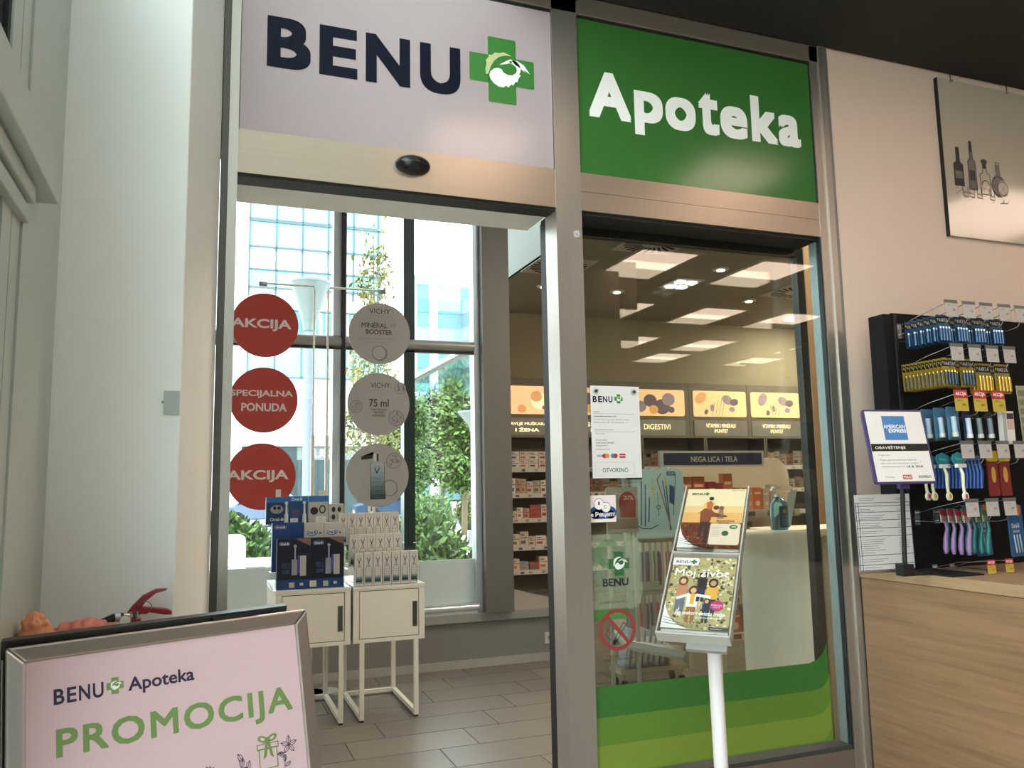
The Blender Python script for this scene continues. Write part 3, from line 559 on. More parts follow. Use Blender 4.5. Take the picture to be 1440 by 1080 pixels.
# magazines: upper cover and lower cover, each on a stack
def stack(y0, y1, n, lab, grp):
    for i in range(n):
        g = G(MM); d = -.010+.004*i; g.rect(.0, y0, .202, y1-.002*(n-i), PAPER, d+.003, .003); g.build('magazine', label=lab % (ORD[n-1-i] if i < n else ''), cat='magazine', group=grp)
stack(.008, .283, 3, '%s magazine under the family cover in the lower tier', 'magazines in the lower tier')
stack(.332, .607, 3, '%s magazine under the sunset cover in the upper tier', 'magazines in the upper tier')
def grain(g, x0, y0, x1, y1, cols, n, d, s0, s1, seed):
    r = random.Random(seed)
    for k in range(n):
        x, y, s = r.uniform(x0, x1), r.uniform(y0, y1), r.uniform(s0, s1)
        g.disc(min(max(x, x0+s), x1-s), min(max(y, y0+s), y1-s), s, r.choice(cols), d+.00004*(k % 9), ry=s*r.uniform(.5, .9), seg=7, rot=r.uniform(0, 3))
def arc_corner(g, x0, y0, h, w, d, m):
    pts = [(x0, y0), (x0, y0+h)]
    for k in range(1, 12): a = math.pi/2*k/11; pts.append((x0+w*(1-math.cos(a))*1.0, y0+h*(1-math.sin(a))))
    pts = [(x0, y0), (x0, y0+h)] + [(x0+w*(1-math.cos(math.pi/2*k/11)), y0+h-h*math.sin(math.pi/2*k/11)) for k in range(1, 12)]
    g.prism(pts, d, d, m)
    for k in range(3): g.line([(x0+.002, y0+.042-.011*k), (x0+.038+.017*k, y0+.030-.010*k)], .0022, mt('#2d4a3c'), d+.0004)
# upper: sunset family
g = G(MM); y0, y1 = .336, .614; g.rect(0, y0, .203, y1, mt('#d8c7a0', .35, var=.05), .008, .004); e = .0084
SK = mt('#cdb583', .4); g.rect(.0, .449, .203, .50, mt('#cf9f5e', .4, var=.1), e); g.rect(.0, .49, .203, .53, mt('#d3b27c', .4, var=.06), e-.0001)
g.rect(.0, y0, .203, .452, mt('#5e2c18', .4, var=.35, scale=60), e+.0002); grain(g, .0, y0, .203, .45, [mt('#7d4527', .5), mt('#4a2010', .5), mt('#94603a', .5)], 160, e+.0004, .002, .006, 2)
g.disc(.086, .535, .02, mt('#e8a55a', .5, key='glow'), e+.0002); SH = mt('#2e1c17')
g.prism([(.062, .385), (.072, .385), (.075, .43), (.080, .43), (.083, .36), (.094, .36), (.096, .46), (.062, .46)], e+.0009, e+.0009, SH)
g.prism([(.062, .455), (.058, .50), (.052, .498), (.05, .492), (.070, .518), (.090, .520), (.105, .50), (.15, .485), (.15, .478), (.098, .478), (.096, .455)], e+.001, e+.001, mt('#7a3a22'))
g.prism([(.078, .515), (.075, .545), (.088, .556), (.098, .54), (.095, .512)], e+.0011, e+.0011, mt('#a55f35')); g.disc(.089, .566, .0085, SH, e+.0012); g.disc(.110, .522, .010, mt('#5b2f20'), e+.0012); g.disc(.128, .52, .009, mt('#6d4a35'), e+.0012); g.prism([(.118, .47), (.12, .512), (.135, .512), (.14, .47)], e+.0010, e+.0010, mt('#8a6a4a'))
g.rrect(.100, .352, .200, .448, .008, mt('#cdbba4', .4), e+.0016, e+.0016); g.disc(.177, .432, .0135, mt('#256b33'), e+.002, ry=.010); g.disc(.152, .403, .0115, mt('#2c5330'), e+.002)
for k in range(6): g.line([(.108, .43-.008*k), (.108+.03*(1-.1*(k % 3)), .43-.008*k)], .0016, mt('#9a8f86'), e+.002)
g.text('-30%', .169, .429, .185, .436, WHITE, e+.0023); g.text('PROMOTIVNA', .118, .454, .178, .463, BLACK, e+.002, .02); g.text('PONUDA', .125, .445, .165, .452, BLACK, e+.0021)
arc_corner(g, 0, y0, .105, .10, e+.0024, WHITE); g.text('BENU', .018, .584, .062, .594, INK, e+.0004, .02); cross(g, .071, .590, .015, e+.0004, mt('#2f6b35'), False); g.line([(.155, .606), (.198, .606)], .0015, BLACK, e+.0004)
g.build('magazine', label='magazine with family silhouette at sunset on its cover, upper tier', cat='magazine')
# lower: Moj život
g = G(MM); y0, y1 = .014, .297; g.rect(0, y0, .203, y1, mt('#a3966a', .35, var=.2, scale=40), .008, .004)
grain(g, 0, y0, .203, y1, [mt('#c9c19a', .5), mt('#8a8450', .5), mt('#5e5f33', .5), mt('#d9d2b4', .5), mt('#b3a264', .5), mt('#3f3b24', .5)], 420, e, .003, .008, 5)
def fig(cx, hy, sk, top, hair, s=1.0, leg='#23283c', arms=0):
    d = e+.0008; g.prism([(cx-.017*s, hy-.012*s), (cx+.017*s, hy-.012*s), (cx+.016*s, hy-.062*s), (cx-.016*s, hy-.062*s)], d, d, mt(top))
    g.prism([(cx-.014*s, hy-.060*s), (cx+.014*s, hy-.060*s), (cx+.013*s, hy-.115*s), (cx+.003*s, hy-.115*s), (cx, hy-.08*s), (cx-.003*s, hy-.115*s), (cx-.013*s, hy-.115*s)], d+.0001, d+.0001, mt(leg))
    g.disc(cx, hy+.001, .0145*s, mt(hair), d+.0001, ry=.018*s); g.disc(cx, hy, .0085*s, mt(sk), d+.0003, ry=.010*s)
    if arms: g.line([(cx-.012*s, hy-.016*s), (cx-.045*s, hy-.03*s)], .010*s, mt(top), d+.0002); g.line([(cx+.012*s, hy-.016*s), (cx+.05*s, hy-.022*s)], .010*s, mt(top), d+.0002)
fig(.045, .196, '#c99b76', '#b0775c', '#5b3420', 1.05, '#5a616d'); fig(.14, .192, '#b98a66', '#c99a3c', '#2b201a', 1.05); fig(.105, .222, '#c99b76', '#1f1a17', '#1b1512', .9)
fig(.082, .160, '#c99b76', '#dcd5cd', '#4a2c1c', 1.05, '#8a5b35', 1); g.prism([(.075, .148), (.089, .148), (.088, .108), (.076, .108)], e+.0012, e+.0012, mt('#cf9a2c')); fig(.128, .120, '#c99b76', '#1c2c50', '#3b2a20', .7, '#22262e')
arc_corner(g, 0, y0, .112, .098, e+.0020, WHITE); g.rrect(.0, .262, .084, .290, .006, WHITE, e+.002, e+.002, (1, 0, 0, 1)); g.text('BENU', .010, .269, .056, .281, INK, e+.0024, .02); cross(g, .068, .2755, .019, e+.0024, mt('#2f6b35'), False)
g.text('Moj život', .014, .206, .184, .246, WHITE, e+.0024, .004); g.disc(.160, .105, .0205, mt('#a82a62'), e+.0024, ry=.019); g.text('POKLON', .144, .103, .176, .109, WHITE, e+.0028); g.text('strana 18', .150, .096, .170, .100, WHITE, e+.0028)
g.text('Šta svakom detetu treba', .036, .066, .186, .084, WHITE, e+.0024, .012, .25); g.text('za srećno odrastanje', .100, .052, .178, .062, WHITE, e+.0024, 0, .2); g.text('www.benu.rs', .150, .017, .185, .022, WHITE, e+.0028); g.rect(.145, y0, .203, .026, mt('#23241f'), e+.0022)
g.build('magazine', label='magazine titled Moj život with laughing children on its cover, lower tier', cat='magazine')
# ------------------------------------------------------------------ counter on the right
WD = woodmat('#7b5d42', '#977456', (14, .55, 14)); WD2 = woodmat('#97785a', '#ac8d6b', (12, .8, 12))
t = thing('service_counter', (3.4, 1.6, 0), 'pale wood counter running along the right side', 'counter')
g = G(); g.box(2.505, 2.525, .2, 2.68, .0, .958, WD); g.box(2.525, 4.4, .2, .25, 0, .958, WD); g.build('panel', t, label='side panel of pale wood grain')
g = G(); g.box(2.500, 4.4, .19, 2.684, .960, 1.0, WD2); g.build('countertop', t, bevel=.0015)
# framed bottle drawing on the wall
t = thing('bottle_picture', (3.45, 2.69, 2.44), 'glossy grey poster with ink drawing of liquor bottles on the right wall', 'picture')
g = G(PM((0, 2.685, 0))); BP = mt('#b5a596', .12, var=.08, scale=3); g.rect(3.155, 2.445, 3.95, 3.205, BP, .004, .006); e = .005; KD = mt('#2a2624', .5); KM = mt('#6b625a', .5, var=.3, scale=40)
def Z4(x, y):   # zoomed picture pixel -> wall coordinates (plane fit)
    return (3.152+(x-905)/400*.40-(y-205)/775*.085*0, 0)
def bottle(cx, zb, w, h, hn, body, cap, lab):
    sh = [(cx-w/2, zb), (cx+w/2, zb), (cx+w/2, zb+h*.9), (cx+w*.2, zb+h), (cx+w*.16, zb+h+hn), (cx-w*.16, zb+h+hn), (cx-w*.2, zb+h), (cx-w/2, zb+h*.9)]
    if body: g.prism(sh, e, e, body)
    g.line(sh+[sh[0]], .0035, KD, e+.0004); g.rect(cx-w*.18, zb+h+hn*.45, cx+w*.18, zb+h+hn*1.15, cap, e+.0006)
    if lab: g.rect(cx-w*.38, zb+h*.3, cx+w*.38, zb+h*.62, lab, e+.0006)
    for k in range(5): g.line([(cx-w*.4+w*.18*k, zb+.005), (cx-w*.42+w*.18*k+.004, zb+h*.3)], .0015, KD, e+.0008)
# bottles at px x 1350, 1373, 1390, 1415; px y 235 and 255
bottle(3.240, 2.690, .058, .115, .062, KD, KD, KM); bottle(3.325, 2.680, .048, .150, .075, KM, KD, KD); bottle(3.405, 2.665, .062, .105, .045, None, KD, None); g.disc(3.405, 2.825, .020, KD, e+.001, ry=.012); g.ring(3.405, 2.71, .02, .024, KD, e+.0008, 20, 0, 180)
g.disc(3.49, 2.715, .046, KM, e, ry=.055); g.ring(3.49, 2.715, .044, .048, KD, e+.0005); g.rect(3.478, 2.76, 3.502, 2.82, KM, e+.0004); g.line([(3.478, 2.765), (3.48, 2.83), (3.50, 2.83), (3.502, 2.765)], .003, KD, e+.0006)
g.disc(3.515, 2.705, .034, mt('#9a8c7f', .3), e+.0007, ry=.04); g.ring(3.515, 2.705, .032, .035, KD, e+.0009); g.line([(3.49, 2.63), (3.54, 2.635)], .004, KD, e)
for i, x in enumerate((3.27, 3.31, 3.36, 3.44)): g.line([(x-.015, 2.69), (x-.013, 2.645), (x+.014, 2.64), (x+.016, 2.685)], .0025, KD, e+.001); g.line([(x-.013, 2.662), (x+.014, 2.658)], .0025, KM, e+.001)
r = random.Random(4)
for k in range(60): x = r.uniform(3.21, 3.55); z = r.uniform(2.63, 2.70); g.line([(x, z), (x+r.uniform(-.02, .02), z+r.uniform(-.004, .02))], .0012, KD, e+.0012)
g.build('print', t)
for x in (3.235, 3.60): g = G(); g.cyl((x, 2.678, 3.19), (x, 2.678, 3.238), .003, CHROME, 8); g.cyl((x-.006, 2.674, 3.197), (x+.006, 2.674, 3.197), .006, CHROME, 8); g.build('hanger', t)
g = G(); g.box(3.152, 3.1548, 2.680, 2.699, 2.445, 3.205, BLACK); g.box(3.156, 3.94, 2.692, 2.70, 2.46, 2.48, DG); g.build('backing', t)
# ------------------------------------------------------------------ sign stand (card notice) and price list
PU = mt('#3d2f5e', .35)
sx = thing('notice_stand', (2.40, 2.36, 1.0), 'purple framed card payment notice on a black pole stand upon the counter', 'sign')
AX = PM((2.228, 2.29, 1.332), (.994, -.11, .0), (.02, .18, .98))
g = G(AX)
g.rrect(0, 0, .262, .275, .014, PU, -.004, .006); g.build('frame', sx, bevel=.002)
g = G(AX); g.rect(.012, .008, .252, .267, mt('#ddd3d0', .4, var=.01), .0075, .001); e = .008
g.rect(.078, .160, .175, .250, mt('#3d74ad', .4, var=.2, scale=14), e); g.text('AMERICAN', .080, .203, .170, .217, WHITE, e+.0005, .03); g.text('EXPRESS', .098, .187, .173, .201, WHITE, e+.0005, .03)
g.rect(.012, .119, .252, .146, BLACK, e); g.text('OBAVEŠTENJE', .027, .124, .155, .139, WHITE, e+.0005, .01)
g.text('Dragi kupci,', .035, .100, .085, .108, GR, e, .0); g.text('Platne kartice American Express', .038, .082, .190, .090, GR, e); g.text('više neće biti prihvaćene u našim', .038, .070, .195, .078, GR, e); g.text('objektima počevši od', .038, .058, .135, .066, GR, e); g.text('14. 8. 2018.', .145, .058, .215, .066, BLACK, e, .02)
g.text('Tempo', .045, .020, .085, .028, GR, e); g.text('MAXI', .122, .019, .155, .029, WHITE, e+.0006, .02); g.rect(.119, .016, .158, .032, mt('#a8262b'), e); g.text('SHOP&GO', .185, .020, .240, .029, BLACK, e, .02)
g.build('notice_sheet', sx)
g = G(); g.cyl((2.368, 2.30, 1.36), (2.385, 2.335, 1.005), .008, BLACK, 12); g.box(2.362, 2.408, 2.315, 2.355, 1.004, 1.045, BLACK); g.prism([(0, 0)]*0 or [(2.335, 1.352), (2.40, 1.352), (2.38, 1.30), (2.36, 1.30)], 0, 0, PU) if 0 else None; g.build('pole', sx)
g = G(); g.box(2.345, 2.39, 2.288, 2.304, 1.315, 1.358, PU); g.build('clip', sx)
g = G(); g.prism([(2.52, 2.10), (2.60, 2.22), (2.44, 2.42), (2.33, 2.40)], 1.0, 1.006, BLACK) if 0 else g.box(2.505, 2.66, 2.24, 2.46, 1.0, 1.005, BLACK); g.box(2.37, 2.53, 2.325, 2.345, 1.002, 1.012, BLACK); g.build('base', sx)
t = thing('price_list', (2.44, 2.47, 1.0), 'framed price list with ruled rows leaning at the left end of the counter', 'sign')
g = G(PM((2.305, 2.47, 1.01), (1, 0, 0), (0, .02, 1))); g.rect(-.004, -.008, .275, .28, ACRYL, .0, .003); g.rect(0, 0, .27, .283, mt('#d3cbc7', .5), .003, .002); e = .0035
for k, z in enumerate((.0, .02, .055, .125, .155, .185, .215, .238, .25)): g.line([(.0, z+.002), (.27, z+.002)], .0022, PU, e)
for x in (.002, .014, .268): g.line([(x, 0), (x, .25)], .003, PU, e+.0003)
r = random.Random(3)
for z in [.262, .268, .241, .228, .222, .205, .198, .192, .175, .168, .162, .145, .138, .115, .107, .099, .091, .083, .075, .067, .042, .034, .012]: g.line([(.02, z), (.02+r.uniform(.05, .12), z)], .0018, GR, e+.0004); g.line([(.20, z), (.22+r.uniform(0, .03), z)], .0018, GR, e+.0004)
g.build('sheet', t); g = G(); g.box(2.32, 2.56, 2.47, 2.50, 1.0, 1.012, ACRYL); g.box(2.42, 2.45, 2.475, 2.53, 1.0, 1.2, ACRYL); g.build('foot', t)
# ================================================================== PEGBOARD DISPLAY
PB = mt('#0c0c0d', .8, spec=.2)
pd = thing('pegboard_display', (3.1, 2.56, 1.0), 'black pegboard rack with rows of hooks standing on the counter', 'display rack')
g = G(); g.box(2.585, 3.75, 2.50, 2.512, 1.0, 2.015, PB)
for i in range(36):
    for k in range(8): g.disc(0, 0, 0, PB) if 0 else None
g.build('back_board', pd)
g = G(); g.box(2.535, 2.585, 2.495, 2.575, 1.0, 2.008, mt('#121214', .7, spec=.2)); g.box(2.583, 2.598, 2.488, 2.512, 1.0, 2.008, BLACK); g.build('side_post', pd, bevel=.002)
g = G(PM((0, 2.4995, 0)))
for i in range(20):
    for k in range(5): g.disc(2.612+.012*i, 1.90+.018*k, .0028, mt('#6b6355', .6), .0004, seg=8)
g.build('perforation', pd, label='dotted peg holes')
HKM = mt('#b5b7b9', .25, .9); TAGW = mt('#a9a09b', .5, var=.01); TAGY = mt('#b59a3c', .5); TAGR = mt('#a8282c', .5)
rows = [(2.01, [2.61, 2.70, 2.79, 2.885, 2.975], 'w', 'top'), (1.845, [2.62, 2.71, 2.80, 2.89], 'w', 'second'), (1.665, [2.62, 2.715, 2.81], 'y', 'third'), (1.482, [2.63, 2.72, 2.81, 2.90], 'w', 'fourth'), (1.27, [2.63, 2.73, 2.82], 'w', 'fifth'), (1.046, [2.70, 2.79], 'y', 'bottom')]
for z, xs, kind, rn in rows:
    for j, x in enumerate(xs):
        g = G(); zb = z-.055
        zb += .012*(rn == 'bottom'); g.tube([(x, 2.50, zb), (x, 2.38, zb+.03), (x, 2.245, z)], .0018, HKM, 6); g.tube([(x, 2.50, max(zb-.03, 1.004)), (x, 2.30, max(zb-.03, 1.004)), (x, 2.262, zb-.022), (x, 2.252, zb-.008)], .0022, HKM, 6); g.box(x-.012, x+.012, 2.492, 2.499, max(zb-.045, 1.002), zb+.012, HKM)
        h = g.build('hook', pd)
        g = G(PM((x, 2.243, z), (1, -.02, 0), (0, .05, 1)) @ Matrix.Scale(.62 if rn == 'bottom' else 1, 4))
        if kind == 'w': g.rect(-.033, -.064, .033, .004, ACRYL, .0, .001); g.rect(-.030, -.061, .030, -.009, TAGW, .0014, .001); g.rect(-.033, -.008, .033, .004, mt('#5c5855', .4), .0014, .001); g.text('VARTA' if rn in ('top', 'second') else 'Oral', -.019, -.020, .0, -.015, GR, .002); g.text('199', .004, -.040, .018, -.030, mt('#7d2f2f'), .002, .01)
        else: g.rect(-.032, -.070, .032, .004, TAGY, .001, .001); g.rect(-.032, -.022, .032, .010, TAGR, .0015, .0014); g.text('AKCIJA', -.026, -.016, .026, .002, WHITE, .002, .01); g.text('NOVO', -.020, -.034, .002, -.028, BLACK, .002); g.text('299', .0, -.052, .018, -.042, BLACK, .002)
        g.build('price_tag', h)
def put(proto, x, n, y0, dy, z, fmt, grp, dx=0, first=[None]):
    pass
def hang(make, nm, x, n, z, lab, grp, cat, y0=2.285, dy=.03, dx=.0, tilt=0):
    global_root = None
    for k in range(n):
        lb = (('%s ' % ORD[k]) if n > 1 else '')+lab
        if k == 0: root = make(x, y0, z, lb, cat, grp); first = root
        else: dup(first, (dx*k, dy*k, 0), lb)
    return first
def battery(card, head, cellc, capc, w, h, n):
    def make(x, y, z, lb, cat, grp):
        t = thing('battery_pack', (x, y, z-h), lb, cat, grp)
        M = PM((x, y, z), (1, 0, 0), (0, .03, 1)); g = G(M); g.rrect(-w/2, -h, w/2, .0, .004, mt(card), -.0015, 0); g.rect(-w/2, -h*.30, w/2, -h*.07, BLACK, .0004); g.text('VARTA', -w*.32, -h*.25, w*.40, -h*.13, mt('#cfc9c4'), .0008, .02); g.prism([(-w*.46, -h*.13), (-w*.34, -h*.13), (-w*.40, -h*.23)], .0008, .0008, mt('#b5a13a')); g.rect(-w*.40, -h*.07, -w*.05, 0, mt(head), .0005); g.rect(-w/2, -h*.40, w/2, -h*.30, mt(head), .0004)
        g.build('card', t)
        g = G(M)
        for i in range(n): xx = -w/2+w*(i+.75)/(n+.5); g.cyl((xx, -h*.93, .007), (xx, -h*.50, .007), w*.36/n, mt(cellc, .25, .4), 10); g.cyl((xx, -h*.50, .007), (xx, -h*.44, .007), w*.36/n, mt(capc, .2, .9), 10)
        g.build('cells', t, label='row of batteries'); return t
    return make
bb = battery('#163450', '#1d5078', '#3f5878', '#c9ced6', .064, .108, 4)
by = battery('#8a7028', '#a58426', '#3c4650', '#cda95a', .068, .108, 4)
by2 = battery('#9d7e32', '#83764e', '#b58d35', '#d9b25a', .078, .115, 4)
for j, (x, n) in enumerate(((2.61, 6), (2.70, 3), (2.79, 2), (2.885, 3))): hang(bb, 'b', x, n, 1.965, 'blue battery pack from the front on the %s hook of the top row' % ORD[j].replace('front', 'first'), 'blue battery packs', 'battery pack')
for j, (x, n, mk_) in enumerate(((2.62, 11, by), (2.71, 3, by), (2.795, 2, by2), (2.895, 2, by2))): hang(mk_, 'b', x, n, 1.80 if j < 2 else 1.785, 'yellow battery pack from the front on the %s hook of the second row' % ORD[j].replace('front', 'first'), 'yellow battery packs', 'battery pack', dy=.0185 if n > 5 else .03)
def blister(cardc, lbl, tube, cap, w=.075, h=.125):
    def make(x, y, z, lb, cat, grp):
        t = thing('cosmetics_pack', (x, y, z-h), lb, cat, grp); M = PM((x, y, z), (.985, .17, 0), (0, .03, 1)); g = G(M)
        g.rrect(-w/2, -h, w/2, 0, .006, mt(cardc, .25), -.002, 0); g.disc(w*.22, -h*.42, w*.2, mt(lbl), .0008, ry=w*.25); g.rect(-w*.42, -h, w*.42, -h*.93, mt('#2f4a2a'), .0006); g.build('card', t)
        g = G(M); g.cyl((-w*.12, -h*.86, .009), (-w*.17, -h*.30, .009), .0095, mt(tube, .3), 12); g.cyl((-w*.12, -h*.90, .009), (-w*.12, -h*.78, .009), .011, mt(cap, .3), 12); g.build('tube', t); return t
    return make
hang(blister('#46708f', '#6a7882', '#a5b5c5', '#c9c4bd'), 'c', 2.62, 3, 1.615, 'pale blue cosmetics pack from the front on the third row', 'pale blue cosmetics packs', 'cosmetics pack', dy=.05, dx=-.008)
hang(blister('#20264a', '#77797d', '#b9c3d9', '#d9d5d0', .05), 'c', 2.69, 1, 1.61, 'dark blue cosmetics pack with white capped tube on the third row', 'dark cosmetics packs', 'cosmetics pack')
hang(blister('#16181a', '#333a3f', '#6d757c', '#bdb9b4', .05), 'c', 2.745, 1, 1.61, 'black cosmetics pack left of the other black one on the third row', 'dark cosmetics packs', 'cosmetics pack')
hang(blister('#16181a', '#333a3f', '#6d757c', '#bdb9b4', .05), 'c', 2.80, 1, 1.61, 'black cosmetics pack nearest the white carton on the third row', 'dark cosmetics packs', 'cosmetics pack')
g = G(); g.box(2.845, 2.905, 2.26, 2.28, 1.475, 1.60, mt('#d2c8c2')); g.box(2.846, 2.862, 2.2585, 2.26, 1.48, 1.595, mt('#9b9a97')); g.box(2.868, 2.902, 2.2585, 2.26, 1.57, 1.592, mt('#3a2434')); g.box(2.868, 2.902, 2.2585, 2.26, 1.53, 1.565, mt('#b99a92')); g.tube([(2.875, 2.27, 1.6), (2.875, 2.27, 1.638)], .001, HKM, 6); g.build('cream_carton', label='white cream carton hanging at the right of the third hook row', cat='carton')
for k, dz in enumerate((0, .0)): 
    if k: continue
    g = G(PM((2.955, 2.26, 1.70), (1, 0, 0), (-.06, 0, 1))); g.rect(-.02, -.25, .025, .0, mt('#8f8a70', .5), 0, .004)
    for q in range(6): g.rect(-.016, -.04-.035*q, .021, -.018-.035*q, mt('#6d6a52'), .0005)
    g.build('strip_pack', label='long beige strip pack hanging at the right edge', cat='pack')
def razor(hc, gc, headc='#1f7d84'):
    def make(x, y, z, lb, cat, grp):
        t = thing('razor', (x, y, z-.17), lb, cat, grp); M = PM((x, y, z), (1, .1, 0), (0, .03, 1))
        g = G(M); g.tube([(-.006, -.045, .006), (.0, -.075, .012), (.004, -.12, .006), (.008, -.150, .006)], [.004, .0065, .0055, .006], mt(hc, .35), 8); g.disc(.009, -.158, .0125, mt(hc, .35), .012, ry=.015, t=.01); g.disc(.009, -.158, .007, mt(gc), .0125, ry=.009); g.build('handle', t)
        g = G(M); g.rect(-.026, -.052, .024, -.038, mt('#d5cdc6', .4), .014, .012); g.build('head', t)
        g = G(M); g.prism([(-.03, -.036), (.03, -.036), (.038, -.020), (.03, -.004), (.0, .006), (-.03, -.004), (-.038, -.020)], -.001, .002, mt(headc)); g.text('Venus', -.02, -.024, .02, -.012, mt('#8fc0c4'), .0026, .01, .2); g.build('card', t); return t
    return make
hang(razor('#dcd3c0', '#b9344a'), 'r', 2.63, 1, 1.44, 'white razor with red tipped handle on the fourth row', 'white razors', 'razor')
for k, (dx, dy, lb) in enumerate(((-.012, .06, 'white razor with yellow tip behind the red tipped one'), (-.03, .11, 'white razor with yellow tip, second to the left on the fourth row'), (-.035, .135, 'white razor with dark red tip, furthest left on the fourth row'))): hang(razor('#dcd3b8', '#c9952e' if k < 2 else '#b9344a'), 'r', 2.63+dx, 1, 1.44, lb, 'white razors', 'razor', y0=2.285+dy)
def brazor(x, y, z, lb, cat, grp):
    t = thing('razor', (x, y, z-.15), lb, cat, grp); M = PM((x, y, z), (.8, .6, 0), (0, .03, 1)); g = G(M); m = mt('#173f82', .35); g.tube([(0, -.03, .004), (.002, -.08, .010), (.0, -.14, .004)], [.005, .0075, .006], m, 8); g.build('handle', t); g = G(M); g.rect(-.02, -.035, .02, -.018, mt('#152a5c'), .012, .012); g.build('head', t); return t
hang(brazor, 'r', 2.725, 14, 1.45, 'blue disposable razor from the front on the fourth row', 'blue disposable razors', 'razor', dy=.0145, dx=-.0015)
def yr(x, y, z, lb, cat, grp):
    M = PM((x, y, z), (1, 0, 0), (0, .03, 1)); g = G(M); g.rrect(-.026, -.17, .026, .0, .006, mt('#6f2524', .4, var=.3, scale=40), -.006, 0); g.rrect(-.030, -.04, .030, .0, .008, mt('#b99a2a'), .0, .002); g.disc(.0, -.09, .012, mt('#b5853a'), .001, ry=.03); g.text('ZZZ', -.018, -.026, .018, -.012, BLACK, .0025, .01) if 0 else None
    return g.build('brush_pack', None, lb, cat, grp)
hang(yr, 'y', 2.80, 1, 1.45, 'red and yellow pack on the fourth row, left of its twin', 'red and yellow packs', 'pack'); hang(yr, 'y', 2.862, 1, 1.45, 'red and yellow pack on the fourth row, right of its twin', 'red and yellow packs', 'pack')
def brush(hc, cc, c2, nm='toothbrush_pack'):
    def make(x, y, z, lb, cat, grp):
        t = thing(nm, (x, y, z-.17), lb, cat, grp); M = PM((x, y, z), (.9, .43, 0), (0, .03, 1)); g = G(M)
        g.prism([(-.032, 0), (.032, -.008), (.036, -.030), (-.02, -.022)], -.002, .002, mt(cc)); g.prism([(-.02, -.022), (.036, -.030), (.036, -.05), (-.018, -.048)], -.002, .002, mt(c2)); g.build('card', t)
        g = G(M); g.tube([(.006, -.045, .006), (.008, -.075, .010), (-.006, -.11, .006), (-.018, -.145, .006), (-.016, -.165, .006)], [.004, .006, .0085, .0095, .006], mt(hc, .3), 10); g.build('handle', t); return t
    return make
hang(brush('#80608c', '#8f2540', '#a98a84'), 't', 2.64, 4, 1.235, 'lilac toothbrush with pink card from the front on the fifth row', 'lilac toothbrushes', 'toothbrush', dy=.03, dx=-.004)
hang(brush('#146663', '#3c6a3a', '#7f8a6a'), 't', 2.735, 7, 1.235, 'dark teal toothbrush from the front on the fifth row', 'teal toothbrushes', 'toothbrush', dy=.026, dx=-.004)
def darkp(x, y, z, lb, cat, grp):
    M = PM((x, y, z), (.97, .2, 0), (0, .03, 1)); g = G(M); g.rrect(-.052, -.19, .052, 0, .006, mt('#24507a', .3, var=.5, scale=30), -.003, 0); g.disc(.02, -.02, .022, mt('#a85f2c'), .0008); g.text('Oral-B', -.035, -.085, .02, -.068, mt('#c9c9cf'), .001, .02); g.text('Junior', -.03, -.105, .02, -.09, mt('#c9c9cf'), .001, .01)
    for k in range(3): g.tube([(-.03+.02*k, -.11, .004), (-.035+.02*k, -.14, .008), (-.022+.02*k, -.175, .004)], .003, mt('#8c98a5', .3), 6)
    return g.build('toothbrush_pack', None, lb, cat, grp)
hang(darkp, 'd', 2.875, 1, 1.245, 'blue toothbrush pack at the right edge of the fifth row', 'blue toothbrush packs', 'toothbrush pack', y0=2.27); hang(darkp, 'd', 2.80, 2, 1.245, 'blue toothbrush pack partly covered by the one at the right edge, fifth row', 'blue toothbrush packs', 'toothbrush pack', y0=2.35, dy=.05)
# ================================================================== DOORWAY DISPLAY: cabinets, boxes, hanging discs
CW = mt('#e0dacd', .42, var=.015)
def cabinet(x0, x1, lab):
    t = thing('display_cabinet', ((x0+x1)/2, 5.3, 0), lab, 'cabinet', 'white display cabinets in the doorway')
    g = G(); y0, y1 = 4.97, 5.62; g.box(x0, x1, y0+.018, y1, .448, .758, CW); g.box(x0, x1, y0, y0+.018, .448, .470, CW); g.box(x0, x1, y0, y0+.018, .748, .776, CW); g.box(x0, x0+.034, y0, y0+.018, .470, .748, CW); g.box(x1-.034, x1, y0, y0+.018, .470, .748, CW); g.box(x0-.003, x1+.003, y0-.003, y1, .758, .776, CW); g.box(x0+.034, x1-.034, y0+.010, y0+.018, .47, .748, GASK); g.build('body', t, bevel=.0015)
    g = G(); g.box(x0+.038, x1-.038, y0+.001, y0+.012, .474, .744, CW); d = g.build('door', t, bevel=.001)
    g = G(); g.box(x1-.075, x1-.045, y0-.001, y0+.006, .525, .672, mt('#7d7a74', .3, .6)); g.box(x1-.070, x1-.050, y0-.0015, y0, .53, .667, mt('#615f5a', .3, .6)); g.build('handle', d, label='grey recessed handle')
    for x in (x0+.04, x1-.065):
        g = G(); s = .026; g.box(x, x+s, y0+.0, y0+s, .012, .448, CW); g.box(x, x+s, y1-s, y1, .012, .448, CW); g.box(x, x+s, y0+s, y1-s, .012, .012+s, CW); g.box(x+.002, x+s-.002, y0+.003, y0+s, 0, .012, BLACK); g.box(x+.002, x+s-.002, y1-s, y1-.003, 0, .012, BLACK); g.build('leg', t)
    g = G(); g.box(x0+.066, x1-.065, y1-.03, y1-.006, .012, .036, CW); g.build('crossbar', t)
    return t
cabinet(.412, .838, 'white display cabinet under the toothbrush boxes, left of the pair'); cabinet(.854, 1.284, 'white display cabinet under the skincare boxes, right of the pair')
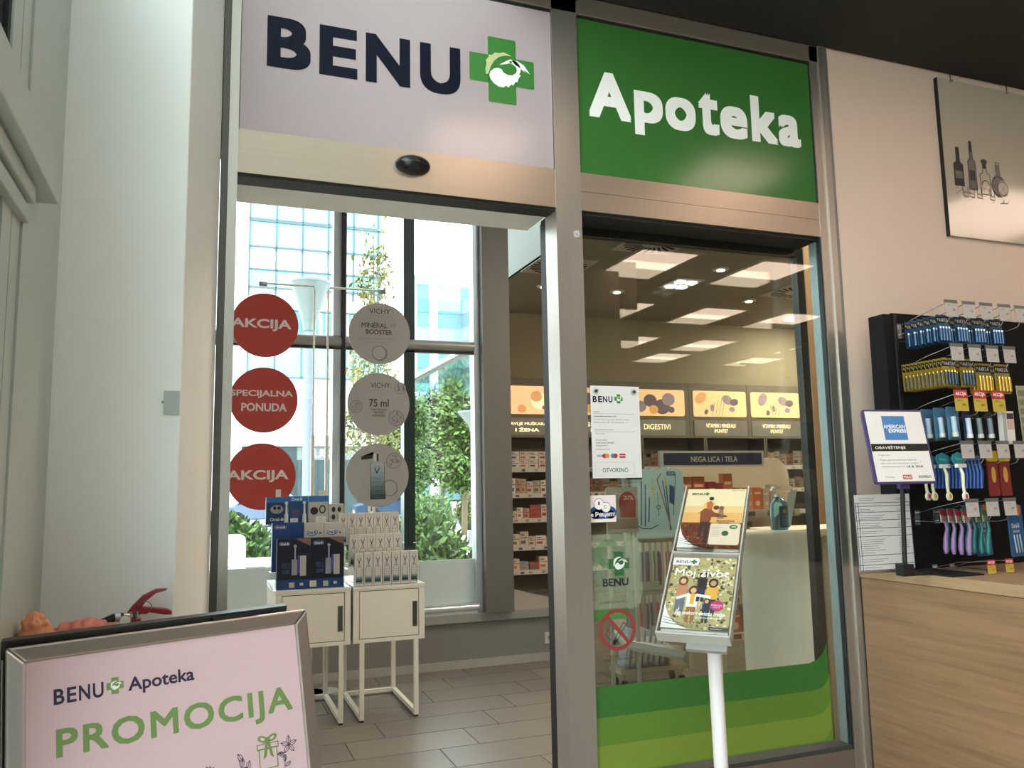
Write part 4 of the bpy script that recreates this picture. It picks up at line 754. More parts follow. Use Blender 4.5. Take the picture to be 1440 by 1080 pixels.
# acrylic risers
def riser(x0, x1, steps, lab):
    g = G()
    for (y0, y1, z) in steps: g.box(x0, x1, y0, y1, z-.004, z, ACRYL); g.box(x0, x1, y0, y0+.004, .777, z-.004, ACRYL)
    for x in (x0, x1-.004): g.box(x, x+.004, steps[0][0], steps[-1][1], .777, .79, ACRYL)
    g.build('display_riser', label=lab, cat='display riser')
riser(.385, .835, [(5.06, 5.165, .875), (5.17, 5.30, 1.145)], 'clear stepped riser carrying the blue toothbrush boxes'); riser(.865, 1.27, [(5.03, 5.10, .885), (5.11, 5.20, 1.012)], 'clear stepped riser carrying the skincare boxes'); 
g = G(); g.box(.395, 1.265, 4.935, 4.945, .777, .80, ACRYL) if 0 else g.box(.40, .83, 4.90+.075, 5.05, .7765, .780, ACRYL); g.build('display_tray', label='clear tray under the dark toothbrush boxes', cat='tray')
DB = mt('#0f1226', .3, var=.3, scale=20); BLU = mt('#123a78', .35, var=.1, scale=12)
def oral(g, x, y, w, M, h=.02):
    g.rrect(x, y, x+w, y+h, h*.45, mt('#c9d2dd', .4), .0006, .0006); g.rrect(x+.001, y+.001, x+w-.001, y+h-.001, h*.4, BLU, .0009, .0009); g.text('Oral-B', x+w*.12, y+h*.22, x+w*.88, y+h*.78, WHITE, .0012, .03)
def darkbox(x, lab):
    t = thing('toothbrush_box', (x+.095, 5.02, .78), lab, 'box', 'dark electric toothbrush boxes'); g = G(); g.box(x, x+.19, 4.98, 5.045, .7805, 1.07, DB); g.build('carton', t, bevel=.001)
    g = G(PM((x, 4.98, .7805))); oral(g, .012, .25, .06, None)
    g.prism([(.10, .288), (.19, .288), (.19, .245)], .0005, .0005, mt('#7a5c52')); g.rect(.083, .08, .115, .17, mt('#8d8f9d', .4, var=.2), .0008); g.rect(.130, .075, .165, .19, mt('#a9a7a2', .4, var=.2), .0008); g.rect(.098, .17, .106, .235, mt('#9a9cae'), .0008); g.disc(.102, .245, .009, mt('#9a9cae'), .0009); g.rect(.118, .09, .13, .19, mt('#453f9c'), .0007)
    g.rect(0, .0, .19, .055, mt('#16386b', .4, var=.3), .0005); g.rect(.07, .01, .10, .04, mt('#a9a79a'), .0009); g.rect(.13, .02, .15, .035, mt('#b5b3a8'), .0009); g.text('PRO 2', .03, .12, .07, .15, mt('#3c5c8f'), .0008); g.text('2500', .03, .09, .07, .11, mt('#3c5c8f'), .0008); g.build('print', t); return t
d0 = darkbox(.415, 'dark electric toothbrush box at the front left of the cabinet'); dup(d0, (.193, 0, 0), 'dark electric toothbrush box next to the skincare boxes')
def boxp(nm, x0, x1, y0, y1, z0, z1, m, lab, cat, grp, pr=None, M=None):
    g = G(); g.box(x0, x1, y0, y1, z0, z1, m)
    g.M = PM((x0, y0, z0)); 
    if pr: pr(g, x1-x0, z1-z0)
    return g.build(nm, None, lab, cat, grp)
boxp('toothbrush_box', .393, .575, 5.07, 5.13, .8755, 1.158, BLU, 'tall blue toothbrush box behind the front dark box', 'box', 'blue toothbrush boxes', lambda g, w, h: (oral(g, .012, h-.035, .07, None), g.rect(.0, .12, .003, h, mt('#6f9fd0'), .0006)))
for i, (x0, lb) in enumerate(((.578, 'left white toothbrush head box behind the dark boxes'), (.695, 'right white toothbrush head box behind the dark boxes'))):
    boxp('toothbrush_box', x0, x0+.114, 5.075, 5.15, 1.0 if 0 else .8755, 1.152, mt('#b9b6ae', .5), lb, 'box', 'white toothbrush head boxes', lambda g, w, h: (g.disc(w*.40, h-.055, .034, mt('#2a5ea8'), .0006, ry=.019), g.disc(w*.38, h-.053, .031, mt('#c6cdd4'), .0009, ry=.016), g.text('Oral-B', w*.14, h-.064, w*.60, h-.044, BLU, .0012, .03), g.disc(w*.82, h-.06, .006, mt('#3f4a52'), .0008)))
def kid(g, w, h, bg='#1b4c8c'):
    g.rect(0, h*.80, w, h, mt('#2a5f9d', .4), .0005); g.disc(w*.5, h*.55, w*.30, mt('#8f8d94', .5, var=.3, scale=30), .0006, ry=h*.16); g.disc(w*.4, h*.6, w*.08, DARK, .0009); g.disc(w*.6, h*.6, w*.08, DARK, .0009); g.text('Oral-B', w*.18, h*.12, w*.82, h*.24, mt('#cfd6de'), .0009, .03)
boxp('toothbrush_box', .366, .492, 5.20, 5.26, 1.1455, 1.308, mt('#16365f', .35, var=.2), 'small blue box with round picture at the back left', 'box', 'small blue toothbrush boxes', kid)
boxp('toothbrush_box', .497, .612, 5.20, 5.26, 1.1455, 1.312, mt('#1a4878', .35, var=.2), 'small blue box with dim picture in the middle of the back row', 'box', 'small blue toothbrush boxes', lambda g, w, h: (g.rect(0, h*.8, w, h, mt('#2f6aa8', .4), .0005), g.text('Oral-B', w*.15, h*.84, w*.7, h*.95, mt('#cfd6de'), .0008, .02), g.disc(w*.4, h*.4, w*.22, mt('#54506b', .5, var=.3), .0006)))
boxp('toothbrush_box', .617, .735, 5.20, 5.26, 1.1455, 1.312, mt('#a8a69f', .4), 'blue topped white box with black drawing in the back row', 'box', 'small blue toothbrush boxes', lambda g, w, h: (g.rect(0, h*.78, w, h, mt('#2f6aa8', .4), .0005), g.disc(w*.28, h*.45, w*.2, DARK, .0006), g.disc(w*.7, h*.5, w*.17, DARK, .0006, ry=w*.22), g.disc(w*.7, h*.5, w*.11, mt('#a8a69f'), .0009, ry=w*.15)))
boxp('toothbrush_box', .740, .83, 5.20, 5.26, 1.1455, 1.26, mt('#a8a69f', .4), 'low white box with small black figures at the right of the back row', 'box', 'small blue toothbrush boxes', lambda g, w, h: [g.disc(w*(.3+.4*(k % 2)), h*(.3+.4*(k//2)), w*.13, DARK, .0006, ry=w*.18) for k in range(4)])
def sample(x, lb):
    g = G(); c = mt('#bfc3c2', .35); g.cyl((x, 5.175, 1.1455), (x, 5.175, 1.205), .013, c, 14, .011); g.cyl((x, 5.175, 1.205), (x, 5.175, 1.262), .007, c, 12, .0045); g.cyl((x, 5.170, 1.272), (x, 5.180, 1.272), .0095, c, 14); g.cyl((x, 5.175, 1.258), (x, 5.175, 1.268), .0045, c, 10); g.build('electric_toothbrush', None, lb, 'toothbrush', 'display toothbrushes')
sample(.482, 'white display electric toothbrush left of the other one'); sample(.588, 'white display electric toothbrush right of the other one')
for (x, y, z, w, h, lb) in ((.420, 5.19, 1.309, .03, .045, 'small white card on the back left box'), (.675, 5.19, 1.313, .045, .03, 'small white card on the back middle box'), (.505, 5.16, 1.146, .045, .035, 'small white card at the foot of the display toothbrush'), (.655, 5.16, 1.153, .06, .035, 'white card with blue edge above the white boxes'), (.60, 4.965, .792, .038, .034, 'small white card before the dark boxes')):
    g = G(PM((x, y, z), (1, 0, 0), (0, .08, 1))); g.rect(0, 0, w, h, mt('#c9cbc9', .5), .0, .0015); g.text('TEST', w*.2, h*.55, w*.8, h*.75, GR, .0006) if w > .044 else g.line([(w*.2, h*.6), (w*.8, h*.6)], .002, GR, .0006); g.line([(w*.2, h*.3), (w*.8, h*.3)], .0015, GR, .0006); g.build('price_card', None, lb, 'card', 'small white cards on the toothbrush display')
# skincare boxes
def vichy(x, y, z, h, lb):
    t = thing('skincare_box', (x+.027, y+.02, z), lb, 'box', 'white skincare boxes'); w = .0535; g = G(); g.box(x, x+w-.002, y, y+.045, z, z+h, mt('#c9c3bb', .45, var=.02)); g.build('carton', t)
    g = G(PM((x, y, z))); L = mt('#2e2c2e'); e = .0008; c = w/2-.001
    g.text('VICHY', c-.014, h*.90, c+.014, h*.925, GR, e); g.line([(c-.010, h*.85), (c, h*.70), (c+.010, h*.85)], .004, L, e); g.line([(c, h*.70), (c-.006, h*.60), (c, h*.56), (c+.006, h*.60), (c, h*.70)], .0025, L, e)
    g.line([(c-.010, h*.60), (c-.017, h*.50), (c-.018, h*.07), (c+.018, h*.07), (c+.017, h*.50), (c+.010, h*.60)], .002, L, e)
    for k in range(3): g.line([(c-.016, h*(.47-.07*k)), (c+.016, h*(.47-.07*k))], .0012, GR, e)
    for k, q in enumerate(('#8fa3a4', '#5d7f82', '#33585c', '#1c3a40')): g.rect(c-.0175, h*(.24-.045*k)-.002, c+.0175, h*(.285-.045*k), mt(q), e-.0002)
    g.build('print', t); return t
v0 = vichy(.862, 4.975, .7805, .19, 'leftmost white skincare box in the front row')
for k in range(1, 7): dup(v0, (.0555*k, 0, 0), '%s white skincare box from the left in the front row' % ORD[k].replace('seventh', 'last'))
for k in range(6): dup(v0, (-.022+.0535*k, .06, .105), '%s white skincare box from the left in the middle row' % ORD[k].replace('front', 'first'))
for k in range(7): dup(v0, (-.075+.0535*k+(.001), .14, .232), '%s white skincare box from the left in the top row' % ORD[k].replace('front', 'first'))
# hanging promotion discs on two pole racks
PO = mt('#c9c5bd', .35, .3)
def rack(x, xe, lb):
    t = thing('banner_stand', (x, 5.76, 0), lb, 'stand', 'pole stands with hanging discs'); g = G(); g.cyl((x, 5.76, .02), (x, 5.76, 1.72), .013, PO, 14); g.tube([(x, 5.76, 1.72), (x, 5.76, 2.74), (x+(xe-x)*.03, 5.76, 2.765), (xe, 5.76, 2.765)], .0075, PO, 10); g.build('pole', t)
    g = G(); g.cyl((x, 5.76, 0), (x, 5.76, .02), .10, PO, 28); g.build('base', t); g = G(); g.box(xe-.02, xe+.035, 5.755, 5.765, 2.745, 2.775, mt('#77756f', .4)); g.build('clip', t)
rack(.705, .35, 'pale pole stand holding the red discs'); rack(.800, 1.175, 'pale pole stand holding the grey discs')
RD = mt('#9a3229', .45, var=.02); RDK = mt('#7f2a22', .5); DW = mt('#8f8c8a', .5, var=.02); DK = mt('#26262a', .5); TW = mt('#c5b9b6', .5)
def hdisc(cx, cz, m, fn, lb, grp, r=.222):
    t = thing('hanging_disc', (cx, 5.755, cz-r), lb, 'promotion disc', grp); g = G(PM((cx, 5.752, cz))); g.disc(0, 0, r, m, 0, t=.006, seg=64); g.build('plate', t)
    g = G(PM((cx, 5.752, cz))); fn(g); g.build('print', t); g = G(); 
    for dx in (-.02, .02): g.tube([(cx+dx, 5.756, cz+r-.008), (cx+dx, 5.756, cz+r+.07)], .0012, mt('#d8d8d8', .4), 5)
    g.build('string', t); return t
hdisc(.376, 2.472, RD, lambda g: g.text('AKCIJA', -.222, -.04, .175, .042, TW, .001, .03), 'red disc reading AKCIJA, topmost of the three red ones', 'red hanging discs')
hdisc(.378, 1.958, RD, lambda g: (g.text('SPECIJALNA', -.216, .012, .190, .066, TW, .001, .03), g.text('PONUDA', -.145, -.078, .150, -.022, TW, .001, .03)), 'red disc reading SPECIJALNA PONUDA, in the middle of its string', 'red hanging discs')
hdisc(.372, 1.444, RD, lambda g: g.text('AKCIJA', -.222, -.04, .175, .042, TW, .001, .03), 'red disc reading AKCIJA, lowest of the three red ones', 'red hanging discs')
def d4(g): 
    g.text('VICHY', -.075, .145, .075, .18, DK, .001); g.line([(-.07, .13), (.07, .13)], .0015, GR, .001); g.text('MINÉRAL', -.13, .04, .055, .085, DK, .001, .018); g.text('89', .075, .043, .115, .076, mt('#6d7076'), .001); g.text('BOOSTER', -.10, -.008, .09, .028, DK, .001, .018); g.text('Dnevna doza snage za kožu', -.13, -.046, .11, -.034, GR, .001, .01); g.text('Kožu čini snažnijom', -.10, -.068, .08, -.056, GR, .001, .01); g.disc(.0, -.145, .056, mt('#6e6e6e'), .0008); g.disc(-.004, -.140, .050, mt('#9a9896', .2), .0012); g.ring(-.004, -.142, .048, .052, mt('#4f4f50'), .0016)
hdisc(1.165, 2.452, DW, d4, 'grey disc reading MINÉRAL 89 BOOSTER, topmost of the grey ones', 'grey hanging discs')
def petri(g, x, y, r, m1, seed, cut=0):
    g.disc(x, y, r, mt('#8b8886', .3), .0008); g.ring(x, y, r*.93, r, mt('#5f5d5d'), .0012); rr = random.Random(seed)
    for k in range(16): a = rr.uniform(0, 6.28); q = r*.65*math.sqrt(rr.random()); g.disc(x+q*math.cos(a), y+q*math.sin(a), r*.14, m1, .0012+.00002*k, ry=r*.07, seg=10, rot=rr.uniform(0, 3))
def d5(g):
    g.text('VICHY', -.06, .115, .08, .152, DK, .001); g.line([(-.05, .10), (.07, .10)], .0015, GR, .001); g.text('75 ml', -.07, -.02, .07, .035, DK, .001, .015); g.text('LIMITIRANA', -.055, -.048, .055, -.033, DK, .001, .012); g.text('PROMO', -.035, -.068, .038, -.054, DK, .001, .012); g.text('PONUDA', -.045, -.089, .045, -.075, DK, .001, .012)
    petri(g, -.16, -.02, .045, mt('#6f6c6a'), 1); petri(g, .155, .115, .042, mt('#4a474b'), 2); petri(g, .125, -.10, .055, mt('#6d5f66'), 3)
hdisc(1.160, 1.944, DW, d5, 'grey disc reading 75 ml, in the middle of its string', 'grey hanging discs')
def d6(g):
    petri(g, .115, .10, .055, mt('#5c5a5c'), 5); g.ring(.085, -.09, .052, .057, mt('#4c4a4b'), .0012); g.prism([(-.115, .13), (-.03, .145), (-.03, .165), (-.035, .118), (-.115, .108)], .0012, .0012, DARK); g.rect(-.03, .10, -.005, .15, mt('#aeb0b1'), .0012); g.rect(.005, .10, .02, .15, mt('#8d9092'), .0012); g.rect(-.008, .10, .006, .15, DARK, .0012)
    for k in range(8): g.prism([(-.05+.003*0, .085-.031*k), (.045+.0015*k, .085-.031*k), (.0465+.0015*k, .054-.031*k), (-.05, .054-.031*k)], .001, .001, mt(('#8e9a9d', '#84959a', '#78898f', '#6b7f84', '#5b7175', '#47605f', '#324c4c', '#1e3335')[k]))
    g.line([(-.05, .09), (-.05, -.165), (.055, -.165), (.045, .09)], .003, DARK, .0014); g.text('VICHY', -.03, .055, .02, .067, DK, .0016); g.line([(-.022, .05), (-.005, .015), (.012, .05)], .007, DARK, .0016); g.text('MINÉRAL', -.03, -.028, .025, -.020, DK, .0016); g.text('89', -.025, -.062, .022, -.038, mt('#5f686b'), .0016)
    g.prism([(-.055, .08), (-.10, .02), (-.15, -.19), (-.055, -.165)], .0006, .0006, mt('#8b8886', .5))
hdisc(1.152, 1.442, DW, d6, 'grey disc with picture of a serum bottle, lowest of the grey ones', 'grey hanging discs')
# socket
t = thing('wall_socket', (2.58, 6.098, .13), 'white power socket on the low grey wall by the door leaf', 'socket'); g = G(PM((2.58, 6.0995, .17))); g.rect(-.042, -.042, .042, .042, mt('#c5c2ba', .4), .008, .008); g.build('plate', t); g = G(PM((2.58, 6.0995, .17))); g.disc(0, 0, .021, mt('#8b877e', .4), .0085); g.disc(-.007, 0, .003, BLACK, .0088); g.disc(.007, 0, .003, BLACK, .0088); g.build('outlet', t)
# ================================================================== BACK WALL: lit header boxes and shelves
LB = mt('#ffcb94', .5, emit=.5, var=.05, scale=3); LBT = mt('#ffe9b8', .5, emit=1.0, var=0); UN = mt('#6f6a5e', .6); LBL = mt('#8f8d86', .3, .3, var=.1); PUR = mt('#7a6a78', .6, emit=.10, var=.2); PUR2 = mt('#a08c90', .6, emit=.3, var=.2); ORP = mt('#d79a62', .6, emit=.55, var=.1)
units = [(3.33, 3.58, 4.155, ['ZDRAVLJE MUŠKARACA', 'I ŽENA'], 1), (4.28, 4.34, 5.16, ['GRLO', 'NOS'], 2), (5.23, 5.27, 6.10, ['DIGESTIVI'], 3), (6.18, 6.24, 7.10, ['VITAMINI I MINERALI/', 'IMUNITET'], 4), (7.13, 7.18, 8.02, ['VITAMINI I MINERALI/', 'IMUNITET'], 5)]
SHF = mt('#a9a498', .5); names = ['men and women health section', 'section behind the hours sign', 'digestive section', 'left vitamins section', 'right vitamins section']
ns = 0
for (x0, lx0, lx1, txt, k) in units:
    if k == 1: lx0 = 3.43
    t = thing('shelf_unit', (x0+.47, 9.3, 0), 'wall shelf unit with lit header of the '+names[k-1], 'shelf unit', 'wall shelf units with lit headers')
    g = G(); g.box(x0, x0+.94, 9.56, 9.62, 0, 1.93, UN); g.box(x0, x0+.02, 9.2, 9.56, 0, 1.93, UN); g.box(x0+.92, x0+.94, 9.2, 9.56, 0, 1.93, UN); g.box(x0+.02, x0+.92, 9.22, 9.56, .0, .05, UN); g.build('body', t)
    g = G(); g.box(x0, x0+.945, 9.56, 9.62, 1.93, 2.70, UN); g.box(x0, x0+.945, 9.2, 9.56, 1.93, 1.96, UN); g.build('header', t)
    g = G(PM((0, 9.559, 0))); g.rrect(lx0, 2.245, lx1, 2.60, .03, LB, .0, .012); e = .0125
    if k in (3, 2): 
        for (x, z, r_, m) in ((.15, .12, .09, PUR2), (.30, .20, .10, PUR), (.48, .12, .12, PUR), (.58, .22, .10, PUR2), (.62, .08, .05, PUR), (.35, .08, .07, ORP)): g.disc(lx0+x, 2.25+z, r_, m, e, ry=r_*.85, seg=18); e += .0004
    elif k in (4, 5):
        q = 0 if k == 4 else .08
        for (x, z, r_, m) in ((.55, .23, .09, PUR2), (.66, .20, .07, PUR), (.30+q, .12, .05, PUR2), (.62, .10, .05, PUR2), (.12+q, .25, .10, PUR2 if k == 5 else ORP), (.2+q, .06, .04, PUR)): g.disc(lx0+x, 2.25+z, r_, m, e, ry=r_*.7, seg=18, rot=x*5); e += .0004
        for a in range(4): g.line([(lx0+.3+.05*a, 2.26), (lx0+.34+.06*a, 2.44+.03*a)], .006, PUR, e)
    else:
        for (x, z, r_, m) in ((.55, .16, .12, mt('#f3d6a8', .5, emit=.8, var=.02)), (.50, .22, .08, ORP), (.62, .10, .07, mt('#f3d6b8', .5, emit=.8, var=.02)), (.60, .08, .03, mt('#b86a4e', .5, emit=.4)), (.30, .06, .06, ORP)): g.disc(lx0+x-.0, 2.25+z, r_, m, e, ry=r_*.85, seg=20); e += .0004
    g.build('light_box', t, label='lit orchid picture panel')
    g = G(PM((0, 9.559, 0))); g.rrect(lx0+.0, 1.985, lx1, 2.195, .02, LBL, .0, .010)
    c = (lx0+lx1)/2
    if len(txt) == 1: g.text(txt[0], c-.18-.04, 2.065, c+.22-.04, 2.135, LBT, .011, .03)
    else:
        w = .24 if k > 2 else (.36 if k == 1 else .16); c2 = 3.80 if k == 1 else c
        g.text(txt[0], c2-w, 2.095, c2+w, 2.150, LBT, .011, .03); g.text(txt[1], c2-w*.45, 2.025, c2+w*.45, 2.075, LBT, .011, .03)
    g.build('label', t, label='grey label with lit lettering')
    rr = random.Random(k)
    for z in (.361, .642, .968, 1.262, 1.567):
        g = G(); g.box(x0+.02, x0+.92, 9.24, 9.56, z-.025, z-.004, SHF); g.box(x0+.02, x0+.92, 9.235, 9.24, z-.055, z-.002, mt('#bdb9b0', .4))
        q = x0+.08
        while q < x0+.85: g.box(q, q+.045, 9.2335, 9.235, z-.045, z-.018, rr.choice([mt('#46536b'), mt('#8b8a86'), mt('#9a8f86')])); q += rr.uniform(.07, .2)
        g.build('shelf', t)
# products on the visible shelves
RC = ['#c9c2b4', '#bdb5a6', '#d0cbc0', '#b8876a', '#9c4238', '#2f3b52', '#a99c88', '#c9b8a0', '#7f93a0', '#c4bfb3']
SHN = {.361: 'lowest shelf', .642: 'second lowest shelf', .968: 'middle shelf', 1.262: 'second highest shelf', 1.567: 'top shelf'}
CN = {'#c9c2b4': 'off white', '#bdb5a6': 'greyish white', '#d0cbc0': 'white', '#b8876a': 'tan', '#9c4238': 'red', '#2f3b52': 'navy', '#a99c88': 'beige', '#c9b8a0': 'cream', '#7f93a0': 'blue grey', '#c4bfb3': 'pale grey'}
def product(x, y, z, w, h, d, c, c2, lb, grp, nm='medicine_box'):
    g = G(); g.box(x, x+w, y, y+d, z, z+h, mt(c, .5)); M = PM((x, y, z)); g.M = M; g.rect(w*.1, h*.55, w*.9, h*.62, mt(c2), .0008); g.rect(w*.1, h*.15, w*.65, h*.38, mt(c2), .0008); g.rect(w*.1, h*.72, w*.5, h*.86, GR, .0008)
    return g.build(nm, None, lb, 'box', grp)
rr = random.Random(11)
for z in (.361, .642, .968, 1.262, 1.567):
    x = 3.46; i = 0
    while x < 4.18:
        if z == 1.567: w, h = .125, .10
        elif z == 1.262: w, h = rr.choice((.07, .09)), rr.uniform(.14, .19)
        else: w, h = rr.uniform(.07, .15), rr.uniform(.08, .17)
        c = rr.choice(RC if z != 1.567 else RC[:3]); c2 = rr.choice(['#8f3a32', '#4a5a78', '#5f5a50', '#b06a3c'])
        hd = z
        product(x, 9.27+rr.uniform(0, .02), z-.003, w-.006, h, .1, c, c2, '%s medicine box, %s from left, %s, health section' % (CN[c], (ORD[i].replace('front', 'first')), SHN[z]), 'medicine boxes on the back shelves')
        if z == 1.567: product(x, 9.275, z-.003+h+.002, w-.006, h*.95, .1, c, c2, '%s medicine box stacked on top, %s from left, top shelf, health section' % (CN[c], ORD[i].replace('front', 'first')), 'medicine boxes on the back shelves')
        x += w; i += 1
for k, x0 in enumerate((4.28, 5.23, 6.18, 7.13)):
    for z in (1.567, 1.262):
        x = x0+.05; i = 0
        while x < x0+.86 and i < 7:
            w, h = rr.uniform(.10, .13), rr.uniform(.12, .2); c = rr.choice(['#8c7458', '#a5876a', '#6d5a48', '#8f8a7c', '#7a4c40'])
            product(x, 9.27, z-.003, w-.006, h, .1, c, '#3f362c', 'brown toned box, %s from left, %s, %s' % (ORD[i].replace('front', 'first'), SHN[z], names[k+1]), 'boxes on the shelves behind the gondola'); x += w; i += 1
# ================================================================== GONDOLA, DENTAL RACK, DESKS
CR = mt('#c9bfa6', .5, var=.02); TEAL = mt('#9cc0c4', .45, var=.05, scale=6); CGY = mt('#8f938c', .5)
gd = thing('product_gondola', (3.9, 5.5, 0), 'cream rounded shop gondola with NEGA LICA I TELA sign', 'gondola')
g = G(PM((0, 5.66, 0))); g.rrect(3.42, .10, 4.60, 1.545, .16, CR, -.03, 0, (1, 1, 0, 0)); g.build('back_panel', gd, bevel=.004)
g = G(PM((0, 5.30, 0))); g.rect(3.158, 1.468, 4.082, 1.588, mt('#a9a9a4', .4), .0, .03); g.rrect(3.185, 1.482, 4.06, 1.572, .012, NAVY, .001, .001); g.text('NEGA LICA I TELA', 3.42, 1.505, 3.835, 1.545, mt('#b5b3b0', .5), .002, .012); g.build('header_sign', gd, label='navy header sign with grey frame')
g = G(PM((3.30, 0, 0), (0, -1, 0), (0, 0, 1))) 
g.rrect(-5.66, .0, -5.30, 1.46, .14, CR, -.02, .0, (1, 0, 0, 0)); g.build('end_panel', gd)
for z in (1.135, .82, .50):
    g = G(); g.box(3.322, 4.40, 5.32, 5.63, z-.03, z-.006, mt('#b5ae9c', .5)); g.box(3.322, 4.40, 5.312, 5.32, z-.055, z, mt('#a9a595', .4))
    for q in range(11): g.box(3.36+.092*q, 3.43+.092*q, 5.3105, 5.312, z-.045, z-.012, mt(['#6b625a', '#8d8b86', '#55504f', '#a09c96'][q % 4]))
    g.build('shelf', gd)
g = G(); g.box(3.322, 4.45, 5.32, 5.64, .0, .23, mt('#a8a28f', .5)); g.box(3.322, 4.45, 5.31, 5.32, .18, .235, CR)
for q in range(11): g.box(3.36+.092*q, 3.43+.092*q, 5.3085, 5.31, .19, .225, mt(['#6b3a35', '#8d8b86', '#3c4250', '#a09c96'][q % 4]))
g.build('base', gd)
og = ['#c46a3a', '#cf7a4a', '#b95f38', '#9c3040', '#d08a62']
def cosm(x, z, w, h, c, i, row):
    g = G(); g.box(x, x+w, 5.36, 5.42, z, z+h, mt(c, .45, var=.1)); g.M = PM((x, 5.36, z)); g.disc(w/2, h*.28, w*.28, mt('#d9c3a8', .5), .0008); g.rect(w*.12, h*.7, w*.88, h*.78, mt('#e6c9a8', .5), .0008); g.build('cosmetics_box', None, '%s cosmetics box, %s from the left on the %s gondola shelf' % ({'#c46a3a': 'orange', '#cf7a4a': 'light orange', '#b95f38': 'dark orange', '#9c3040': 'dark red', '#d08a62': 'peach', '#c9b9a0': 'cream', '#b9a68f': 'beige', '#a7a49a': 'grey'}.get(c, 'brown'), ORD[i].replace('front', 'first'), row), 'box', 'boxes on the gondola shelves')
xs = [(3.36, .10, .26, '#c46a3a'), (3.47, .10, .26, '#b95f38'), (3.60, .07, .22, '#9c3040'), (3.675, .06, .21, '#9c3040'), (3.74, .08, .28, '#cf7a4a'), (3.85, .075, .17, '#c46a3a'), (3.93, .075, .17, '#d08a62'), (4.01, .075, .17, '#c46a3a'), (4.10, .06, .16, '#b9a68f'), (4.17, .06, .19, '#a7a49a'), (4.24, .13, .18, '#c9b9a0')]
for i, (x, w, h, c) in enumerate(xs): cosm(x, 1.1355, w, h, c, i, 'top')
g = G(); g.cyl((3.885, 5.345, 1.1355), (3.885, 5.345, 1.24), .022, mt('#d9d0c4', .3), 14, .018); g.cyl((3.885, 5.345, 1.24), (3.885, 5.345, 1.30), .008, WHITE, 10); g.build('spray_bottle', label='small white spray bottle before the orange boxes', cat='bottle')
for i in range(8): cosm(3.36+.125*i, .8205, .1, .16+.03*(i % 3), ['#c9b9a0', '#b9a68f', '#a7a49a', '#cf7a4a'][i % 4], i, 'middle')
for i in range(8): cosm(3.36+.125*i, .2355, .1, .15+.02*(i % 3), ['#c9b9a0', '#b9a68f', '#a7a49a', '#b95f38'][i % 4], i, 'bottom')
# dental rack
dn = thing('dental_rack', (3.0, 5.2, 0), 'pale blue rack with picture of dental picks and hanging toothbrushes', 'display rack')
g = G(PM((0, 5.2, 0))); g.rrect(2.86, .962, 3.285, 1.455, .07, TEAL, -.02, 0, (1, 0, 0, 0)); e = .001
PK = {'y': mt('#b3a74a'), 'b': mt('#35607f'), 'n': mt('#8d7562'), 'g': mt('#4f8a7c'), 'd': mt('#2c4a78'), 'w': mt('#b9c9c9')}
g.line([(3.10, 1.42), (3.065, 1.38), (3.17, 1.02)], .009, PK['n'], e); g.line([(3.11, 1.37), (3.15, 1.08)], .008, PK['b'], e); g.line([(3.135, 1.37), (3.16, 1.02)], .010, PK['b'], e); g.line([(3.135, 1.39), (3.138, 1.34)], .014, PK['y'], e+.0004); g.line([(3.22, 1.42), (3.19, 1.12)], .006, PK['b'], e); g.prism([(3.165, 1.34), (3.205, 1.325), (3.20, 1.19), (3.16, 1.215)], e+.0005, e+.0005, PK['d'])
g.line([(3.02, 1.38), (3.04, 1.22)], .005, PK['y'], e); g.ring(3.03, 1.30, .010, .017, PK['y'], e+.0003); g.line([(3.065, 1.29), (3.07, 1.12)], .005, PK['g'], e); g.ring(3.068, 1.18, .011, .018, PK['g'], e+.0003); g.rect(3.145, 1.405, 3.215, 1.435, PK['d'], e); g.text('GUM', 3.155, 1.412, 3.205, 1.428, PK['w'], e+.0005, .02)
for x, z0, z1 in ((2.90, 1.06, 1.36), (2.925, 1.06, 1.37), (2.955, 1.05, 1.34), (2.985, 1.08, 1.25)): g.line([(x, z0), (x+.012, z1)], .009, PK['b'] if x > 2.91 else PK['w'], e)
g.line([(2.89, 1.06), (2.93, 1.035), (3.0, 1.03), (3.06, 1.055)], .006, PK['d'], e); g.build('poster', dn, label='pale blue poster with dental picks')
g = G(); g.box(2.80, 3.29, 5.22, 5.24, .30, .965, CGY); g.box(2.80, 2.83, 5.2, 5.24, .15, 1.4, CGY); g.build('back_panel', dn)
g = G()
for z in (.955, .60):
    for k in range(9): g.tube([(2.80+.058*k, 5.22, z), (2.80+.058*k, 5.10, z+.01)], .002, ACRYL if 0 else HKM, 5)
    g.box(2.78, 3.28, 5.094, 5.098, z-.012, z+.025, ACRYL)
g.build('hook_rail', dn)
cols = ['#6fb09a', '#2c3a55', '#34304f', '#53505a', '#2b2c48', '#9aa88a', '#2f5a33', '#232a38', '#5c2a30', '#c9c0ad', '#8c3f52', '#8c3f52', '#33505f', '#2c3f60', '#b99a3c', '#b8953a', '#4a4640', '#5a554c', '#6d4048', '#6f3a3f', '#4b3838', '#8a5a3c']
cn = ['mint', 'navy', 'violet', 'grey', 'dark violet', 'pale green', 'green', 'black blue', 'maroon', 'cream', 'rose', 'rose', 'slate', 'blue', 'yellow', 'yellow', 'brown grey', 'grey brown', 'wine', 'wine', 'dark brown', 'copper']
def hb(x, y, z, h, c, lb, grp, nm='toothbrush'):
    t = thing(nm, (x, y, z-h), lb, 'toothbrush', grp); g = G(); g.box(x-.005, x+.005, y-.006, y+.006, z-h*.25, z, mt('#a9ada5', .3)); g.build('blister', t)
    g = G(); g.tube([(x, y, z-h*.22), (x+.002, y-.003, z-h*.6), (x, y, z-h)], [.007, .0095, .008], mt(c, .35), 8); g.build('handle', t); return t
